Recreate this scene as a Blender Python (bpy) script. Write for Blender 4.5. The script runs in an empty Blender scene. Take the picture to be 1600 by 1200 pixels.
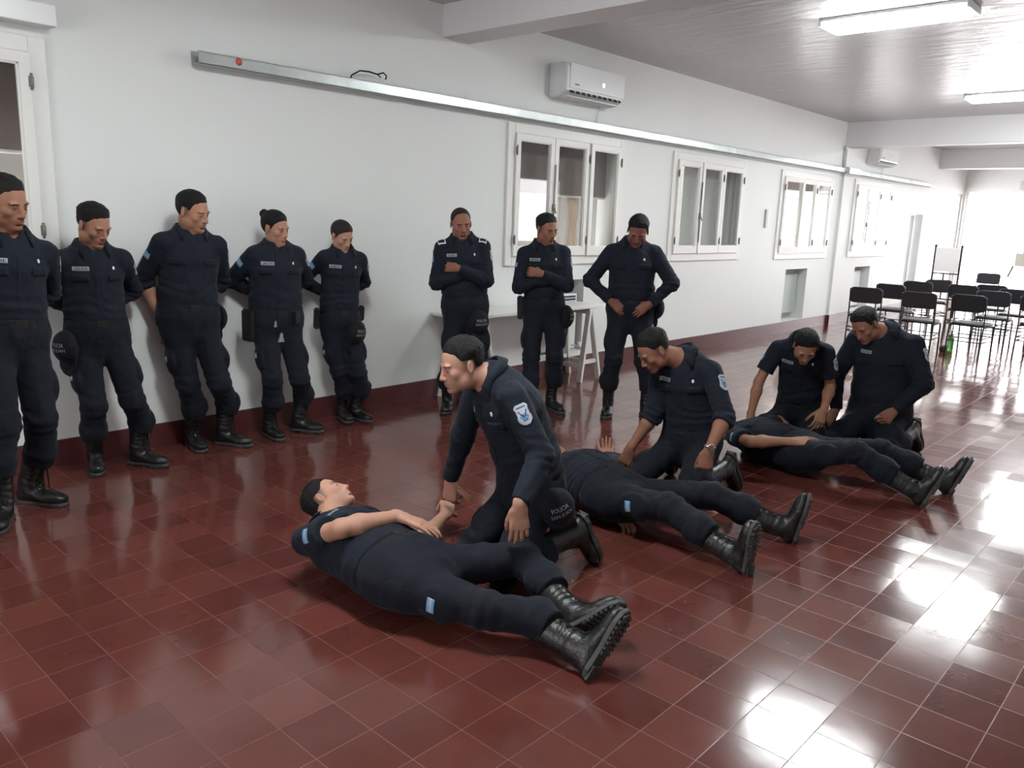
import bpy, bmesh, math, random
import numpy as np
from mathutils import Vector, Matrix, noise
from mathutils.bvhtree import BVHTree

random.seed(4)
RNG = np.random.default_rng(4)
SC = bpy.context.scene
COL = SC.collection
PI = math.pi

# ---------------------------------------------------------------- camera
TILE = 0.205
CAM_F, CAM_YAW, CAM_PITCH, CAM_ROLL = 1258.227, 0.737429736, 0.204109551, 0.0351903994
CAM_P = np.array([-8.94912041, -10.0308722, 7.91005489]) * TILE


def cam_axes():
    fw = np.array([math.cos(CAM_PITCH) * math.cos(CAM_YAW), math.cos(CAM_PITCH) * math.sin(CAM_YAW), -math.sin(CAM_PITCH)])
    r = np.array([math.sin(CAM_YAW), -math.cos(CAM_YAW), 0.0])
    u = np.cross(r, fw)
    c, s = math.cos(CAM_ROLL), math.sin(CAM_ROLL)
    return c * r + s * u, -s * r + c * u, fw


CR, CU, CF = cam_axes()
cam_data = bpy.data.cameras.new('camera')
cam_data.sensor_fit = 'HORIZONTAL'
cam_data.sensor_width = 36.0
cam_data.lens = 36.0 * CAM_F / 1600.0
cam_data.clip_start = 0.05
cam_data.clip_end = 200
cam = bpy.data.objects.new('camera', cam_data)
COL.objects.link(cam)
cam.matrix_world = Matrix(((CR[0], CU[0], -CF[0], CAM_P[0]), (CR[1], CU[1], -CF[1], CAM_P[1]), (CR[2], CU[2], -CF[2], CAM_P[2]), (0, 0, 0, 1)))
SC.camera = cam

# ---------------------------------------------------------------- exposure, world, daylight
SC.view_settings.view_transform = 'Standard'
SC.view_settings.look = 'None'
SC.view_settings.gamma = 1.0
SC.view_settings.use_curve_mapping = False
SC.view_settings.exposure = 1.90
SC.cycles.use_denoising = True
SC.cycles.max_bounces = 8
SC.cycles.diffuse_bounces = 5
SC.cycles.glossy_bounces = 4
SC.cycles.transparent_max_bounces = 12
SC.cycles.sample_clamp_indirect = 6.0
SC.cycles.caustics_reflective = False
SC.cycles.caustics_refractive = False

world = bpy.data.worlds.new('overcast_daylight')
SC.world = world
world.use_nodes = True
wn = world.node_tree.nodes
wn['Background'].inputs[0].default_value = (1.0, 0.97, 1.0, 1)
wn['Background'].inputs[1].default_value = 2.9


def portal(name, loc, rot, sx, sy):
    """light portal in a window opening: gives no light of its own, guides the daylight sampling"""
    d = bpy.data.lights.new(name, 'AREA')
    d.shape = 'RECTANGLE'
    d.size, d.size_y = sx, sy
    d.cycles.is_portal = True
    o = bpy.data.objects.new(name, d)
    o.location = loc
    o.rotation_euler = rot
    COL.objects.link(o)
    o['kind'] = 'structure'
    return o


TUBE_EMIT = 24.0
portal('portal_end', (19.8, 0.3, 1.28), (0, PI / 2, 0), 2.6, 5.3)
portal('portal_right_far', (10.6, -2.95, 1.78), (PI / 2, 0, 0), 2.5, 1.35)
portal('portal_back', (-4.6, 0.6, 1.75), (0, -PI / 2, 0), 1.4, 2.5)
portal('portal_corner', (18.12, 3.62, 1.25), (-PI / 2, 0, 0), 2.4, 2.5)
portal('portal_long_a', (10.66, 3.62, 1.79), (-PI / 2, 0, 0), 1.95, 1.3)
portal('portal_long_b', (13.54, 3.62, 1.79), (-PI / 2, 0, 0), 1.95, 1.3)

# ---------------------------------------------------------------- helpers
MATS = {}


def nodes_of(m):
    m.use_nodes = True
    return m.node_tree.nodes, m.node_tree.links


def mat(name, color, rough=0.6, metal=0.0, spec=0.5, bump=0.0, bscale=40.0, var=0.0, vscale=3.0, coat=0.0, emit=None, estr=0.0):
    if name in MATS:
        return MATS[name]
    m = bpy.data.materials.new(name)
    n, l = nodes_of(m)
    b = n['Principled BSDF']
    b.inputs['Base Color'].default_value = (*color, 1)
    b.inputs['Roughness'].default_value = rough
    b.inputs['Metallic'].default_value = metal
    b.inputs['Specular IOR Level'].default_value = spec
    b.inputs['Coat Weight'].default_value = coat
    tc = n.new('ShaderNodeTexCoord')
    if var > 0:
        nz = n.new('ShaderNodeTexNoise')
        nz.inputs['Scale'].default_value = vscale
        nz.inputs['Detail'].default_value = 4
        l.new(tc.outputs['Object'], nz.inputs['Vector'])
        mx = n.new('ShaderNodeMix')
        mx.data_type = 'RGBA'
        mx.inputs[6].default_value = tuple(c * (1 - var) for c in color) + (1,)
        mx.inputs[7].default_value = tuple(min(1, c * (1 + var)) for c in color) + (1,)
        l.new(nz.outputs['Fac'], mx.inputs[0])
        l.new(mx.outputs[2], b.inputs['Base Color'])
    if bump > 0:
        nb = n.new('ShaderNodeTexNoise')
        nb.inputs['Scale'].default_value = bscale
        nb.inputs['Detail'].default_value = 3
        l.new(tc.outputs['Object'], nb.inputs['Vector'])
        bp = n.new('ShaderNodeBump')
        bp.inputs['Strength'].default_value = bump
        bp.inputs['Distance'].default_value = 0.01
        l.new(nb.outputs['Fac'], bp.inputs['Height'])
        l.new(bp.outputs['Normal'], b.inputs['Normal'])
    if emit:
        b.inputs['Emission Color'].default_value = (*emit, 1)
        b.inputs['Emission Strength'].default_value = estr
    MATS[name] = m
    return m


def glass_mat():
    m = bpy.data.materials.new('window_glass')
    n, l = nodes_of(m)
    n.remove(n['Principled BSDF'])
    t = n.new('ShaderNodeBsdfTransparent')
    t.inputs[0].default_value = (0.92, 0.93, 0.92, 1)
    g = n.new('ShaderNodeBsdfGlossy')
    g.inputs['Roughness'].default_value = 0.02
    ge = n.new('ShaderNodeNewGeometry')
    dt = n.new('ShaderNodeVectorMath')
    dt.operation = 'DOT_PRODUCT'
    l.new(ge.outputs['Incoming'], dt.inputs[0])
    l.new(ge.outputs['Normal'], dt.inputs[1])
    ab = n.new('ShaderNodeMath')
    ab.operation = 'ABSOLUTE'
    l.new(dt.outputs['Value'], ab.inputs[0])
    om = n.new('ShaderNodeMath')
    om.operation = 'SUBTRACT'
    om.inputs[0].default_value = 1.0
    l.new(ab.outputs[0], om.inputs[1])
    pw = n.new('ShaderNodeMath')
    pw.operation = 'POWER'
    pw.inputs[1].default_value = 5.0
    l.new(om.outputs[0], pw.inputs[0])
    fr = n.new('ShaderNodeMath')
    fr.operation = 'MULTIPLY_ADD'
    fr.inputs[1].default_value = 0.9
    fr.inputs[2].default_value = 0.05
    l.new(pw.outputs[0], fr.inputs[0])
    mx = n.new('ShaderNodeMixShader')
    l.new(fr.outputs[0], mx.inputs[0])
    l.new(t.outputs[0], mx.inputs[1])
    l.new(g.outputs[0], mx.inputs[2])
    l.new(mx.outputs[0], n['Material Output'].inputs[0])
    return m


def link(o, parent=None):
    COL.objects.link(o)
    if parent is not None:
        o.parent = parent
    return o


def obj(name, me, m=None, parent=None):
    if isinstance(me, bmesh.types.BMesh):
        bm = me
        me = bpy.data.meshes.new(name)
        bm.normal_update()
        bm.to_mesh(me)
        bm.free()
    if m is not None:
        for k in (m if isinstance(m, (list, tuple)) else [m]):
            me.materials.append(k)
    return link(bpy.data.objects.new(name, me), parent)


def empty(name, loc=(0, 0, 0), rz=0.0, parent=None):
    o = bpy.data.objects.new(name, None)
    o.empty_display_size = 0.1
    o.location = loc
    o.rotation_euler = (0, 0, rz)
    return link(o, parent)


def tag(o, label=None, cat=None, group=None, kind=None):
    if label:
        o['label'] = label
    if cat:
        o['category'] = cat
    if group:
        o['group'] = group
    if kind:
        o['kind'] = kind
    return o


def struct(name, me, m, parent=None):
    o = obj(name, me, m, parent)
    o['kind'] = 'structure'
    return o


def copy_tree(o, parent=None):
    c = o.copy()
    COL.objects.link(c)
    c.parent = parent
    for ch in list(o.children):
        copy_tree(ch, c)
    return c


def box(bm, x0, x1, y0, y1, z0, z1, M=None, mi=0):
    vs = [Vector((x, y, z)) for z in (z0, z1) for y in (y0, y1) for x in (x0, x1)]
    if M is not None:
        vs = [M @ v for v in vs]
    v = [bm.verts.new(p) for p in vs]
    for f in ((0, 2, 3, 1), (4, 5, 7, 6), (0, 1, 5, 4), (2, 6, 7, 3), (0, 4, 6, 2), (1, 3, 7, 5)):
        fc = bm.faces.new([v[i] for i in f])
        fc.material_index = mi
    return bm


def bxm(*a, bev=0.0, **k):
    bm = bmesh.new()
    box(bm, *a, **k)
    if bev:
        bmesh.ops.bevel(bm, geom=bm.edges[:], offset=bev, segments=2, affect='EDGES', profile=0.6)
    return bm


def bar(bm, a, b, w, h=None, up=(0, 0, 1), mi=0):
    """rectangular bar from a to b"""
    a, b = Vector(a), Vector(b)
    d = (b - a)
    L = d.length
    d.normalize()
    up = Vector(up)
    if abs(up.dot(d)) > 0.95:
        up = Vector((1, 0, 0))
    s = d.cross(up).normalized()
    u = s.cross(d)
    h = h or w
    M = Matrix(((s.x, d.x, u.x, a.x), (s.y, d.y, u.y, a.y), (s.z, d.z, u.z, a.z), (0, 0, 0, 1)))
    return box(bm, -w / 2, w / 2, 0, L, -h / 2, h / 2, M, mi)


def tube(bm, pts, r, seg=10, closed=False, cap=True, mi=0):
    pts = [Vector(p) for p in pts]
    n = len(pts)
    rings = []
    prev = None
    for i, p in enumerate(pts):
        if closed:
            t = (pts[(i + 1) % n] - pts[i - 1])
        else:
            t = pts[min(i + 1, n - 1)] - pts[max(i - 1, 0)]
        t.normalize()
        if prev is None:
            s = t.orthogonal().normalized()
        else:
            s = (prev - t * prev.dot(t))
            s = s.normalized() if s.length > 1e-6 else t.orthogonal().normalized()
        prev = s
        u = t.cross(s)
        rr = r[i] if isinstance(r, (list, tuple)) else r
        rings.append([bm.verts.new(p + (s * math.cos(a) + u * math.sin(a)) * rr) for a in (2 * PI * k / seg for k in range(seg))])
    m = n if closed else n - 1
    for i in range(m):
        A, B = rings[i], rings[(i + 1) % n]
        for k in range(seg):
            f = bm.faces.new((A[k], A[(k + 1) % seg], B[(k + 1) % seg], B[k]))
            f.smooth = True
            f.material_index = mi
    if cap and not closed:
        bm.faces.new(rings[0][::-1]).material_index = mi
        bm.faces.new(rings[-1]).material_index = mi
    return bm


def lathe(bm, prof, c=(0, 0, 0), seg=24, M=None, mi=0):
    rings = []
    for r, z in prof:
        ring = []
        for k in range(seg):
            a = 2 * PI * k / seg
            p = Vector((c[0] + r * math.cos(a), c[1] + r * math.sin(a), c[2] + z))
            ring.append(bm.verts.new(M @ p if M else p))
        rings.append(ring)
    for A, B in zip(rings, rings[1:]):
        for k in range(seg):
            f = bm.faces.new((A[k], A[(k + 1) % seg], B[(k + 1) % seg], B[k]))
            f.smooth = True
            f.material_index = mi
    bm.faces.new(rings[0][::-1]).material_index = mi
    bm.faces.new(rings[-1]).material_index = mi
    return bm


# ---------------------------------------------------------------- materials of the room
def floor_mat():
    m = bpy.data.materials.new('red_clay_tiles')
    n, l = nodes_of(m)
    b = n['Principled BSDF']
    tc = n.new('ShaderNodeTexCoord')
    mp = n.new('ShaderNodeVectorMath')
    mp.operation = 'SCALE'
    mp.inputs['Scale'].default_value = 1.0 / TILE
    l.new(tc.outputs['Object'], mp.inputs[0])
    fl = n.new('ShaderNodeVectorMath')
    fl.operation = 'FLOOR'
    l.new(mp.outputs[0], fl.inputs[0])
    wn_ = n.new('ShaderNodeTexWhiteNoise')
    wn_.noise_dimensions = '2D'
    l.new(fl.outputs[0], wn_.inputs['Vector'])
    # distance to the nearest joint
    fr = n.new('ShaderNodeVectorMath')
    fr.operation = 'FRACTION'
    l.new(mp.outputs[0], fr.inputs[0])
    sb = n.new('ShaderNodeVectorMath')
    sb.operation = 'SUBTRACT'
    sb.inputs[1].default_value = (0.5, 0.5, 0.5)
    l.new(fr.outputs[0], sb.inputs[0])
    ab = n.new('ShaderNodeVectorMath')
    ab.operation = 'ABSOLUTE'
    l.new(sb.outputs[0], ab.inputs[0])
    sp = n.new('ShaderNodeSeparateXYZ')
    l.new(ab.outputs[0], sp.inputs[0])
    mxm = n.new('ShaderNodeMath')
    mxm.operation = 'MAXIMUM'
    l.new(sp.outputs[0], mxm.inputs[0])
    l.new(sp.outputs[1], mxm.inputs[1])
    gr = n.new('ShaderNodeMapRange')
    gr.inputs['From Min'].default_value = 0.4905
    gr.inputs['From Max'].default_value = 0.4965
    l.new(mxm.outputs[0], gr.inputs['Value'])
    # tile colour
    cr = n.new('ShaderNodeValToRGB')
    e = cr.color_ramp.elements
    e[0].position = 0.0
    e[0].color = (0.096, 0.0225, 0.0175, 1)
    e[1].position = 1.0
    e[1].color = (0.145, 0.0385, 0.029, 1)
    l.new(wn_.outputs['Value'], cr.inputs[0])
    nz = n.new('ShaderNodeTexNoise')
    nz.inputs['Scale'].default_value = 2.3
    nz.inputs['Detail'].default_value = 6
    nz.inputs['Roughness'].default_value = 0.65
    l.new(tc.outputs['Object'], nz.inputs['Vector'])
    cl = n.new('ShaderNodeMix')
    cl.data_type = 'RGBA'
    cl.blend_type = 'MULTIPLY'
    cl.inputs[0].default_value = 0.35
    l.new(cr.outputs[0], cl.inputs[6])
    l.new(nz.outputs['Color'], cl.inputs[7])
    # dusty film
    cl2 = n.new('ShaderNodeMix')
    cl2.data_type = 'RGBA'
    mr = n.new('ShaderNodeMapRange')
    mr.inputs['From Min'].default_value = 0.35
    mr.inputs['From Max'].default_value = 0.75
    mr.inputs['To Max'].default_value = 0.05
    l.new(nz.outputs['Fac'], mr.inputs['Value'])
    l.new(mr.outputs[0], cl2.inputs[0])
    l.new(cl.outputs[2], cl2.inputs[6])
    cl2.inputs[7].default_value = (0.30, 0.23, 0.21, 1)
    # joints: pale pinkish cement, broken up
    n2 = n.new('ShaderNodeTexNoise')
    n2.inputs['Scale'].default_value = 7.0
    n2.inputs['Detail'].default_value = 5
    l.new(tc.outputs['Object'], n2.inputs['Vector'])
    m2 = n.new('ShaderNodeMapRange')
    m2.inputs['From Min'].default_value = 0.42
    m2.inputs['From Max'].default_value = 0.70
    m2.inputs['To Min'].default_value = 0.10
    m2.inputs['To Max'].default_value = 0.75
    l.new(n2.outputs['Fac'], m2.inputs['Value'])
    mm = n.new('ShaderNodeMath')
    mm.operation = 'MULTIPLY'
    l.new(gr.outputs[0], mm.inputs[0])
    l.new(m2.outputs[0], mm.inputs[1])
    cl3 = n.new('ShaderNodeMix')
    cl3.data_type = 'RGBA'
    l.new(mm.outputs[0], cl3.inputs[0])
    l.new(cl2.outputs[2], cl3.inputs[6])
    cl3.inputs[7].default_value = (0.155, 0.075, 0.062, 1)
    l.new(cl3.outputs[2], b.inputs['Base Color'])
    # roughness
    rr = n.new('ShaderNodeMapRange')
    rr.inputs['To Min'].default_value = 0.09
    rr.inputs['To Max'].default_value = 0.17
    l.new(nz.outputs['Fac'], rr.inputs['Value'])
    ra = n.new('ShaderNodeMath')
    ra.operation = 'MULTIPLY_ADD'
    ra.inputs[1].default_value = 0.45
    l.new(gr.outputs[0], ra.inputs[0])
    l.new(rr.outputs[0], ra.inputs[2])
    l.new(ra.outputs[0], b.inputs['Roughness'])
    # each tile lies at its own slight tilt; small waves
    ge = n.new('ShaderNodeNewGeometry')
    s2 = n.new('ShaderNodeVectorMath')
    s2.operation = 'SUBTRACT'
    s2.inputs[1].default_value = (0.5, 0.5, 0.5)
    l.new(wn_.outputs['Color'], s2.inputs[0])
    s3 = n.new('ShaderNodeVectorMath')
    s3.operation = 'MULTIPLY'
    s3.inputs[1].default_value = (0.024, 0.024, 0.0)
    l.new(s2.outputs[0], s3.inputs[0])
    n3 = n.new('ShaderNodeTexNoise')
    n3.inputs['Scale'].default_value = 9.0
    n3.inputs['Detail'].default_value = 2
    l.new(tc.outputs['Object'], n3.inputs['Vector'])
    hh = n.new('ShaderNodeMath')
    hh.operation = 'MULTIPLY_ADD'
    hh.inputs[1].default_value = -0.6
    l.new(gr.outputs[0], hh.inputs[0])
    l.new(n3.outputs['Fac'], hh.inputs[2])
    bp = n.new('ShaderNodeBump')
    bp.inputs['Strength'].default_value = 0.12
    bp.inputs['Distance'].default_value = 0.004
    l.new(hh.outputs[0], bp.inputs['Height'])
    ad = n.new('ShaderNodeVectorMath')
    ad.operation = 'ADD'
    l.new(bp.outputs[0], ad.inputs[0])
    l.new(s3.outputs[0], ad.inputs[1])
    nn = n.new('ShaderNodeVectorMath')
    nn.operation = 'NORMALIZE'
    l.new(ad.outputs[0], nn.inputs[0])
    l.new(nn.outputs[0], b.inputs['Normal'])
    b.inputs['Specular IOR Level'].default_value = 0.72
    return m


def ceiling_mat():
    m = bpy.data.materials.new('gloss_ceiling_paint')
    n, l = nodes_of(m)
    b = n['Principled BSDF']
    b.inputs['Base Color'].default_value = (0.50, 0.485, 0.49, 1)
    b.inputs['Roughness'].default_value = 0.27
    b.inputs['Specular IOR Level'].default_value = 0.38
    tc = n.new('ShaderNodeTexCoord')
    mp = n.new('ShaderNodeMapping')
    mp.inputs['Scale'].default_value = (2.6, 0.8, 1)
    l.new(tc.outputs['Object'], mp.inputs[0])
    nz = n.new('ShaderNodeTexNoise')
    nz.inputs['Scale'].default_value = 3.0
    nz.inputs['Detail'].default_value = 4
    l.new(mp.outputs[0], nz.inputs['Vector'])
    bp = n.new('ShaderNodeBump')
    bp.inputs['Strength'].default_value = 0.5
    bp.inputs['Distance'].default_value = 0.02
    l.new(nz.outputs['Fac'], bp.inputs['Height'])
    l.new(bp.outputs[0], b.inputs['Normal'])
    return m


M_FLOOR = floor_mat()
M_CEIL = ceiling_mat()
M_WALL = mat('white_wall_paint', (0.695, 0.715, 0.70), 0.55, bump=0.12, bscale=14, var=0.03, vscale=1.2)
M_BEAM = mat('beam_paint', (0.66, 0.655, 0.66), 0.45, bump=0.1, bscale=10)
M_SKIRT = mat('dark_red_skirting_paint', (0.085, 0.022, 0.022), 0.35, bump=0.15, bscale=20, var=0.25, vscale=6)
M_WOODW = mat('white_window_paint', (0.72, 0.72, 0.69), 0.4, bump=0.08, bscale=30)
M_GLASS = glass_mat()
M_TRAY = mat('galvanised_steel', (0.52, 0.56, 0.55), 0.38, metal=0.75, bump=0.1, bscale=60, var=0.22, vscale=9)
M_PLASTIC = mat('white_plastic', (0.74, 0.76, 0.76), 0.3)
M_PLASTIC_G = mat('grey_plastic', (0.50, 0.50, 0.50), 0.4)
M_DARK = mat('dark_slot', (0.02, 0.02, 0.022), 0.6)
M_BLACKMETAL = mat('black_painted_metal', (0.022, 0.022, 0.024), 0.35, spec=0.5)
M_HINGE = mat('dull_hinge_metal', (0.20, 0.20, 0.19), 0.5, metal=0.5)

# ---------------------------------------------------------------- room shell
WY = 3.28          # inner face of the long wall
RY = -2.65         # near long wall
X0, X1 = -4.3, 19.5
CZ = 3.33


def wall_with_holes(axis, c0, c1, s0, s1, z0, z1, holes):
    """wall slab between c0..c1 in thickness; s along; holes = (s0,s1,z0,z1)"""
    bm = bmesh.new()
    cuts = sorted(set([s0, s1] + [h[0] for h in holes] + [h[1] for h in holes]))
    for a, b_ in zip(cuts, cuts[1:]):
        mid = (a + b_) / 2
        hs = sorted([h for h in holes if h[0] <= mid <= h[1]], key=lambda h: h[2])
        z = z0
        for h in hs + [(0, 0, z1, z1)]:
            if h[2] > z + 1e-6:
                if axis == 'x':
                    box(bm, a, b_, c0, c1, z, h[2])
                else:
                    box(bm, c0, c1, a, b_, z, h[2])
            z = h[3]
    bmesh.ops.remove_doubles(bm, verts=bm.verts, dist=1e-5)
    return bm


WINS = [(-1.93, -0.09, 1.23, 2.50), (3.88, 5.70, 1.19, 2.46), (6.77, 8.56, 1.19, 2.43), (9.73, 11.60, 1.17, 2.41), (12.62, 14.47, 1.17, 2.44)]
NICHES = [(4.30, 5.14, 0.22, 0.995), (10.20, 11.0, 0.17, 0.98), (13.08, 13.85, 0.19, 0.96)]
struct('floor', bxm(X0 - 0.3, X1 + 3, RY - 0.3, WY + 0.6, -0.12, 0.0), M_FLOOR)
struct('ceiling', bxm(X0 - 0.3, X1 + 0.3, RY - 0.3, WY + 0.3, CZ, CZ + 0.15), M_CEIL)
DOORH = (15.82, 16.62, 0.0, 1.97)
struct('wall_left', wall_with_holes('x', WY, WY + 0.30, X0 - 0.3, X1 + 0.3, 0, CZ, WINS + NICHES + [DOORH, (16.95, 19.45, 0.0, 2.50)]), M_WALL)  # last opening is for the added bloom glazing
bm = bmesh.new()
for a in NICHES:
    box(bm, a[0] - 0.02, a[1] + 0.02, WY + 0.22, WY + 0.29, a[2] - 0.02, a[3] + 0.02)
struct('trim_2', bm, mat('niche_back_paint', (0.36, 0.40, 0.37), 0.5))
RW = [(9.4, 11.8, 1.15, 2.4)]
struct('wall_right', wall_with_holes('x', RY - 0.25, RY, X0 - 0.3, X1 + 0.3, 0, CZ, RW), M_WALL)
struct('wall_back', wall_with_holes('y', X0 - 0.25, X0, RY, WY, 0, CZ, [(-0.6, 1.8, 1.1, 2.4)]), M_WALL)  # unseen window opening added as daylight fill
EW = [(-2.3, 3.22, 0.0, 2.56)]
struct('wall_end', wall_with_holes('y', X1, X1 + 0.25, RY, WY, 0, CZ, EW), M_WALL)
# beams across the ceiling
for i, (a, b_, z) in enumerate([(3.02, 3.35, 3.075), (12.0, 12.32, 2.94), (17.3, 17.65, 2.94)]):
    struct('beam' if i == 0 else 'beam.%03d' % i, bxm(a, b_, RY, WY, z, CZ + 0.01, bev=0.012), M_BEAM)
# pilaster under the second beam
struct('pilaster', bxm(12.0, 12.32, WY - 0.045, WY + 0.01, 0.0, 2.94, bev=0.006), M_WALL)
# skirting: painted band on all walls
bm = bmesh.new()
xs = [X0, 15.82]
box(bm, X0, 12.0, WY - 0.016, WY + 0.01, 0, 0.165)
box(bm, 11.99, 12.33, WY - 0.06, WY + 0.01, 0, 0.165)
box(bm, 12.32, 15.82, WY - 0.016, WY + 0.01, 0, 0.165)
box(bm, 16.62, 16.95, WY - 0.016, WY + 0.01, 0, 0.165)
struct('baseboard_left', bm, M_SKIRT)
bm = bmesh.new()
box(bm, X0, X1, RY - 0.01, RY + 0.016, 0, 0.165)
struct('baseboard_right', bm, M_SKIRT)
# door recess at the far end of the long wall
d = struct('door_1', bxm(15.84, 16.60, WY + 0.16, WY + 0.20, 0.0, 1.95, bev=0.004), mat('white_door_paint', (0.66, 0.66, 0.66), 0.5))
bm = bmesh.new()
lathe(bm, [(0.001, 0), (0.02, 0.0), (0.02, 0.012), (0.008, 0.02), (0.008, 0.045), (0.022, 0.05), (0.022, 0.065), (0.001, 0.07)], M=Matrix.Translation((15.92, WY + 0.16, 1.0)) @ Matrix.Rotation(PI / 2, 4, 'X'))
obj('door_handle', bm, M_HINGE, d)


def window(idx, w, nsash=3, openings=(0, 0, 0), hinge=True):
    """side-wall window: fixed frame, glazed sashes, hinges"""
    x0, x1, z0, z1 = w
    root = empty('window_%d' % idx, ((x0 + x1) / 2, WY, z0))
    tag(root, kind='structure')
    ox, oz = (x0 + x1) / 2, z0
    y0 = WY - 0.025
    bm = bmesh.new()
    t = 0.06
    def B(a, b_, c, d_, ya=-0.025, yb=0.09):
        box(bm, a - ox, b_ - ox, ya, yb, c - oz, d_ - oz)
    B(x0 - 0.03, x0 + t, z0 - 0.03, z1 + 0.03)
    B(x1 - t, x1 + 0.03, z0 - 0.03, z1 + 0.03)
    B(x0 + t, x1 - t, z1 - t, z1 + 0.03)
    B(x0 + t, x1 - t, z0 - 0.03, z0 + t)
    bmesh.ops.bevel(bm, geom=bm.edges[:], offset=0.004, segments=1, affect='EDGES')
    obj('window_frame', bm, M_WOODW, root)
    W = (x1 - x0 - 2 * t) / nsash
    for k in range(nsash):
        a = x0 + t + k * W
        bm = bmesh.new()
        s = 0.062
        H = z1 - z0 - 2 * t
        g = 0.004
        for q in ((g, s, g, H - g), (W - s, W - g, g, H - g), (s, W - s, g, s + 0.03), (s, W - s, H - s, H - g)):
            box(bm, q[0], q[1], -0.045, 0.0, q[2], q[3])
        # glazing bead
        for q in ((s, s + 0.01, s + 0.03, H - s), (W - s - 0.01, W - s, s + 0.03, H - s), (s, W - s, s + 0.03, s + 0.04), (s, W - s, H - s - 0.01, H - s)):
            box(bm, q[0], q[1], -0.035, -0.012, q[2], q[3])
        sash = obj('window_sash', bm, M_WOODW, root)
        sash.location = (a - ox, -0.002, z0 + t - oz)
        bm = bmesh.new()
        box(bm, s - 0.004, W - s + 0.004, -0.026, -0.022, s + 0.026, H - s + 0.004)
        obj('pane', bm, M_GLASS, sash)
        if openings[k]:
            piv = W if openings[k] > 0 else 0
            ang = openings[k]
            sash.matrix_local = Matrix.Translation(sash.location) @ Matrix.Translation((piv, 0, 0)) @ Matrix.Rotation(ang, 4, 'Z') @ Matrix.Translation((-piv, 0, 0))
        bm = bmesh.new()
        hx = W - 0.004 if k != 0 else 0.004
        for hz in (0.16, H - 0.16):
            tube(bm, [(hx, -0.052, hz - 0.045), (hx, -0.052, hz + 0.045)], 0.008, 8)
            box(bm, hx - 0.014, hx + 0.014, -0.048, -0.044, hz - 0.03, hz + 0.03)
        obj('hinge', bm, M_HINGE, sash)
    bm = bmesh.new()
    zc = (z1 - z0) * 0.42
    xx = x0 + t + W - ox
    tube(bm, [(xx, -0.06, zc - 0.32), (xx, -0.06, zc + 0.42)], 0.006, 8)
    box(bm, xx - 0.016, xx + 0.016, -0.066, -0.046, zc - 0.03, zc + 0.04)
    tube(bm, [(xx, -0.066, zc), (xx - 0.012, -0.095, zc - 0.05)], 0.007, 8)
    obj('espagnolette_bolt', bm, M_HINGE, root)
    return root


window(1, WINS[0])
window(2, WINS[1], openings=(0, 0, 0.03))
window(3, WINS[2], openings=(0, 0.02, 0))
window(4, WINS[3], openings=(-0.10, 0, 0))
window(5, WINS[4])

# covered gallery behind the first windows: brown roller blinds above, cream panels below imitate reflections in the glass
M_SHADE = mat('brown_blind_cloth', (0.17, 0.125, 0.115), 0.8, var=0.25, vscale=4)
M_REFLECT = mat('cream_reflection_tone', (0.66, 0.58, 0.50), 0.85)  # cream colour stands in for bright windows mirrored in the glass
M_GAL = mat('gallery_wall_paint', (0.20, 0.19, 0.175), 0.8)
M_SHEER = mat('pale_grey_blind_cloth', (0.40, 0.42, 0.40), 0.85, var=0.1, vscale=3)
struct('wall_gallery', bxm(-4.5, 11.4, WY + 1.75, WY + 1.9, 0, 3.3), M_GAL)  # added wall, blocks the bright sky behind the dim windows
struct('ceiling_gallery', bxm(-4.5, 9.2, WY + 0.30, WY + 1.58, 3.0, 3.1), M_GAL)  # open strip along the outer wall left to let daylight in
BL = [(-2.0, 0.0, 1.90, 2.5, M_SHADE, 'brown blind half lowered behind the cut-off window at far left'),
      (3.84, 5.74, 1.86, 2.5, M_SHADE, 'brown blind half lowered behind the window above the trestle table'),
      (6.75, 7.28, 1.80, 2.45, M_SHADE, 'narrow brown blind behind the left sash of the second window'),
      (7.36, 8.60, 1.2, 2.45, M_SHEER, 'pale grey blind covering two sashes of the second window'),
      (9.78, 10.36, 1.72, 2.42, M_SHEER, 'grey blind behind the left sash of the third window'),
      (10.40, 11.62, 2.18, 2.42, M_SHADE, 'brownish blind rolled up behind the third window'),
      (12.68, 13.28, 2.28, 2.45, M_SHADE, 'short dark blind behind the left sash of the farthest window')]
for gx0, gx1, gz0, gz1, gm, lab in BL:
    o = obj('roller_blind', bxm(gx0, gx1, WY + 0.20, WY + 0.206, gz0, gz1), gm)
    tag(o, lab, 'blind')
    bm = bmesh.new()
    tube(bm, [(gx0, WY + .203, gz0), (gx1, WY + .203, gz0)], .012, 8)
    obj('hem_bar', bm, M_WOODW, o)
bm = bmesh.new()
tube(bm, [(3.87, WY + .245, 1.905), (5.71, WY + .245, 1.905)], .012, 8)
tag(obj('panel_rail', bm, M_TRAY), 'added thin rail carrying the reflection panels behind the window above the table', 'curtain rail')
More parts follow.
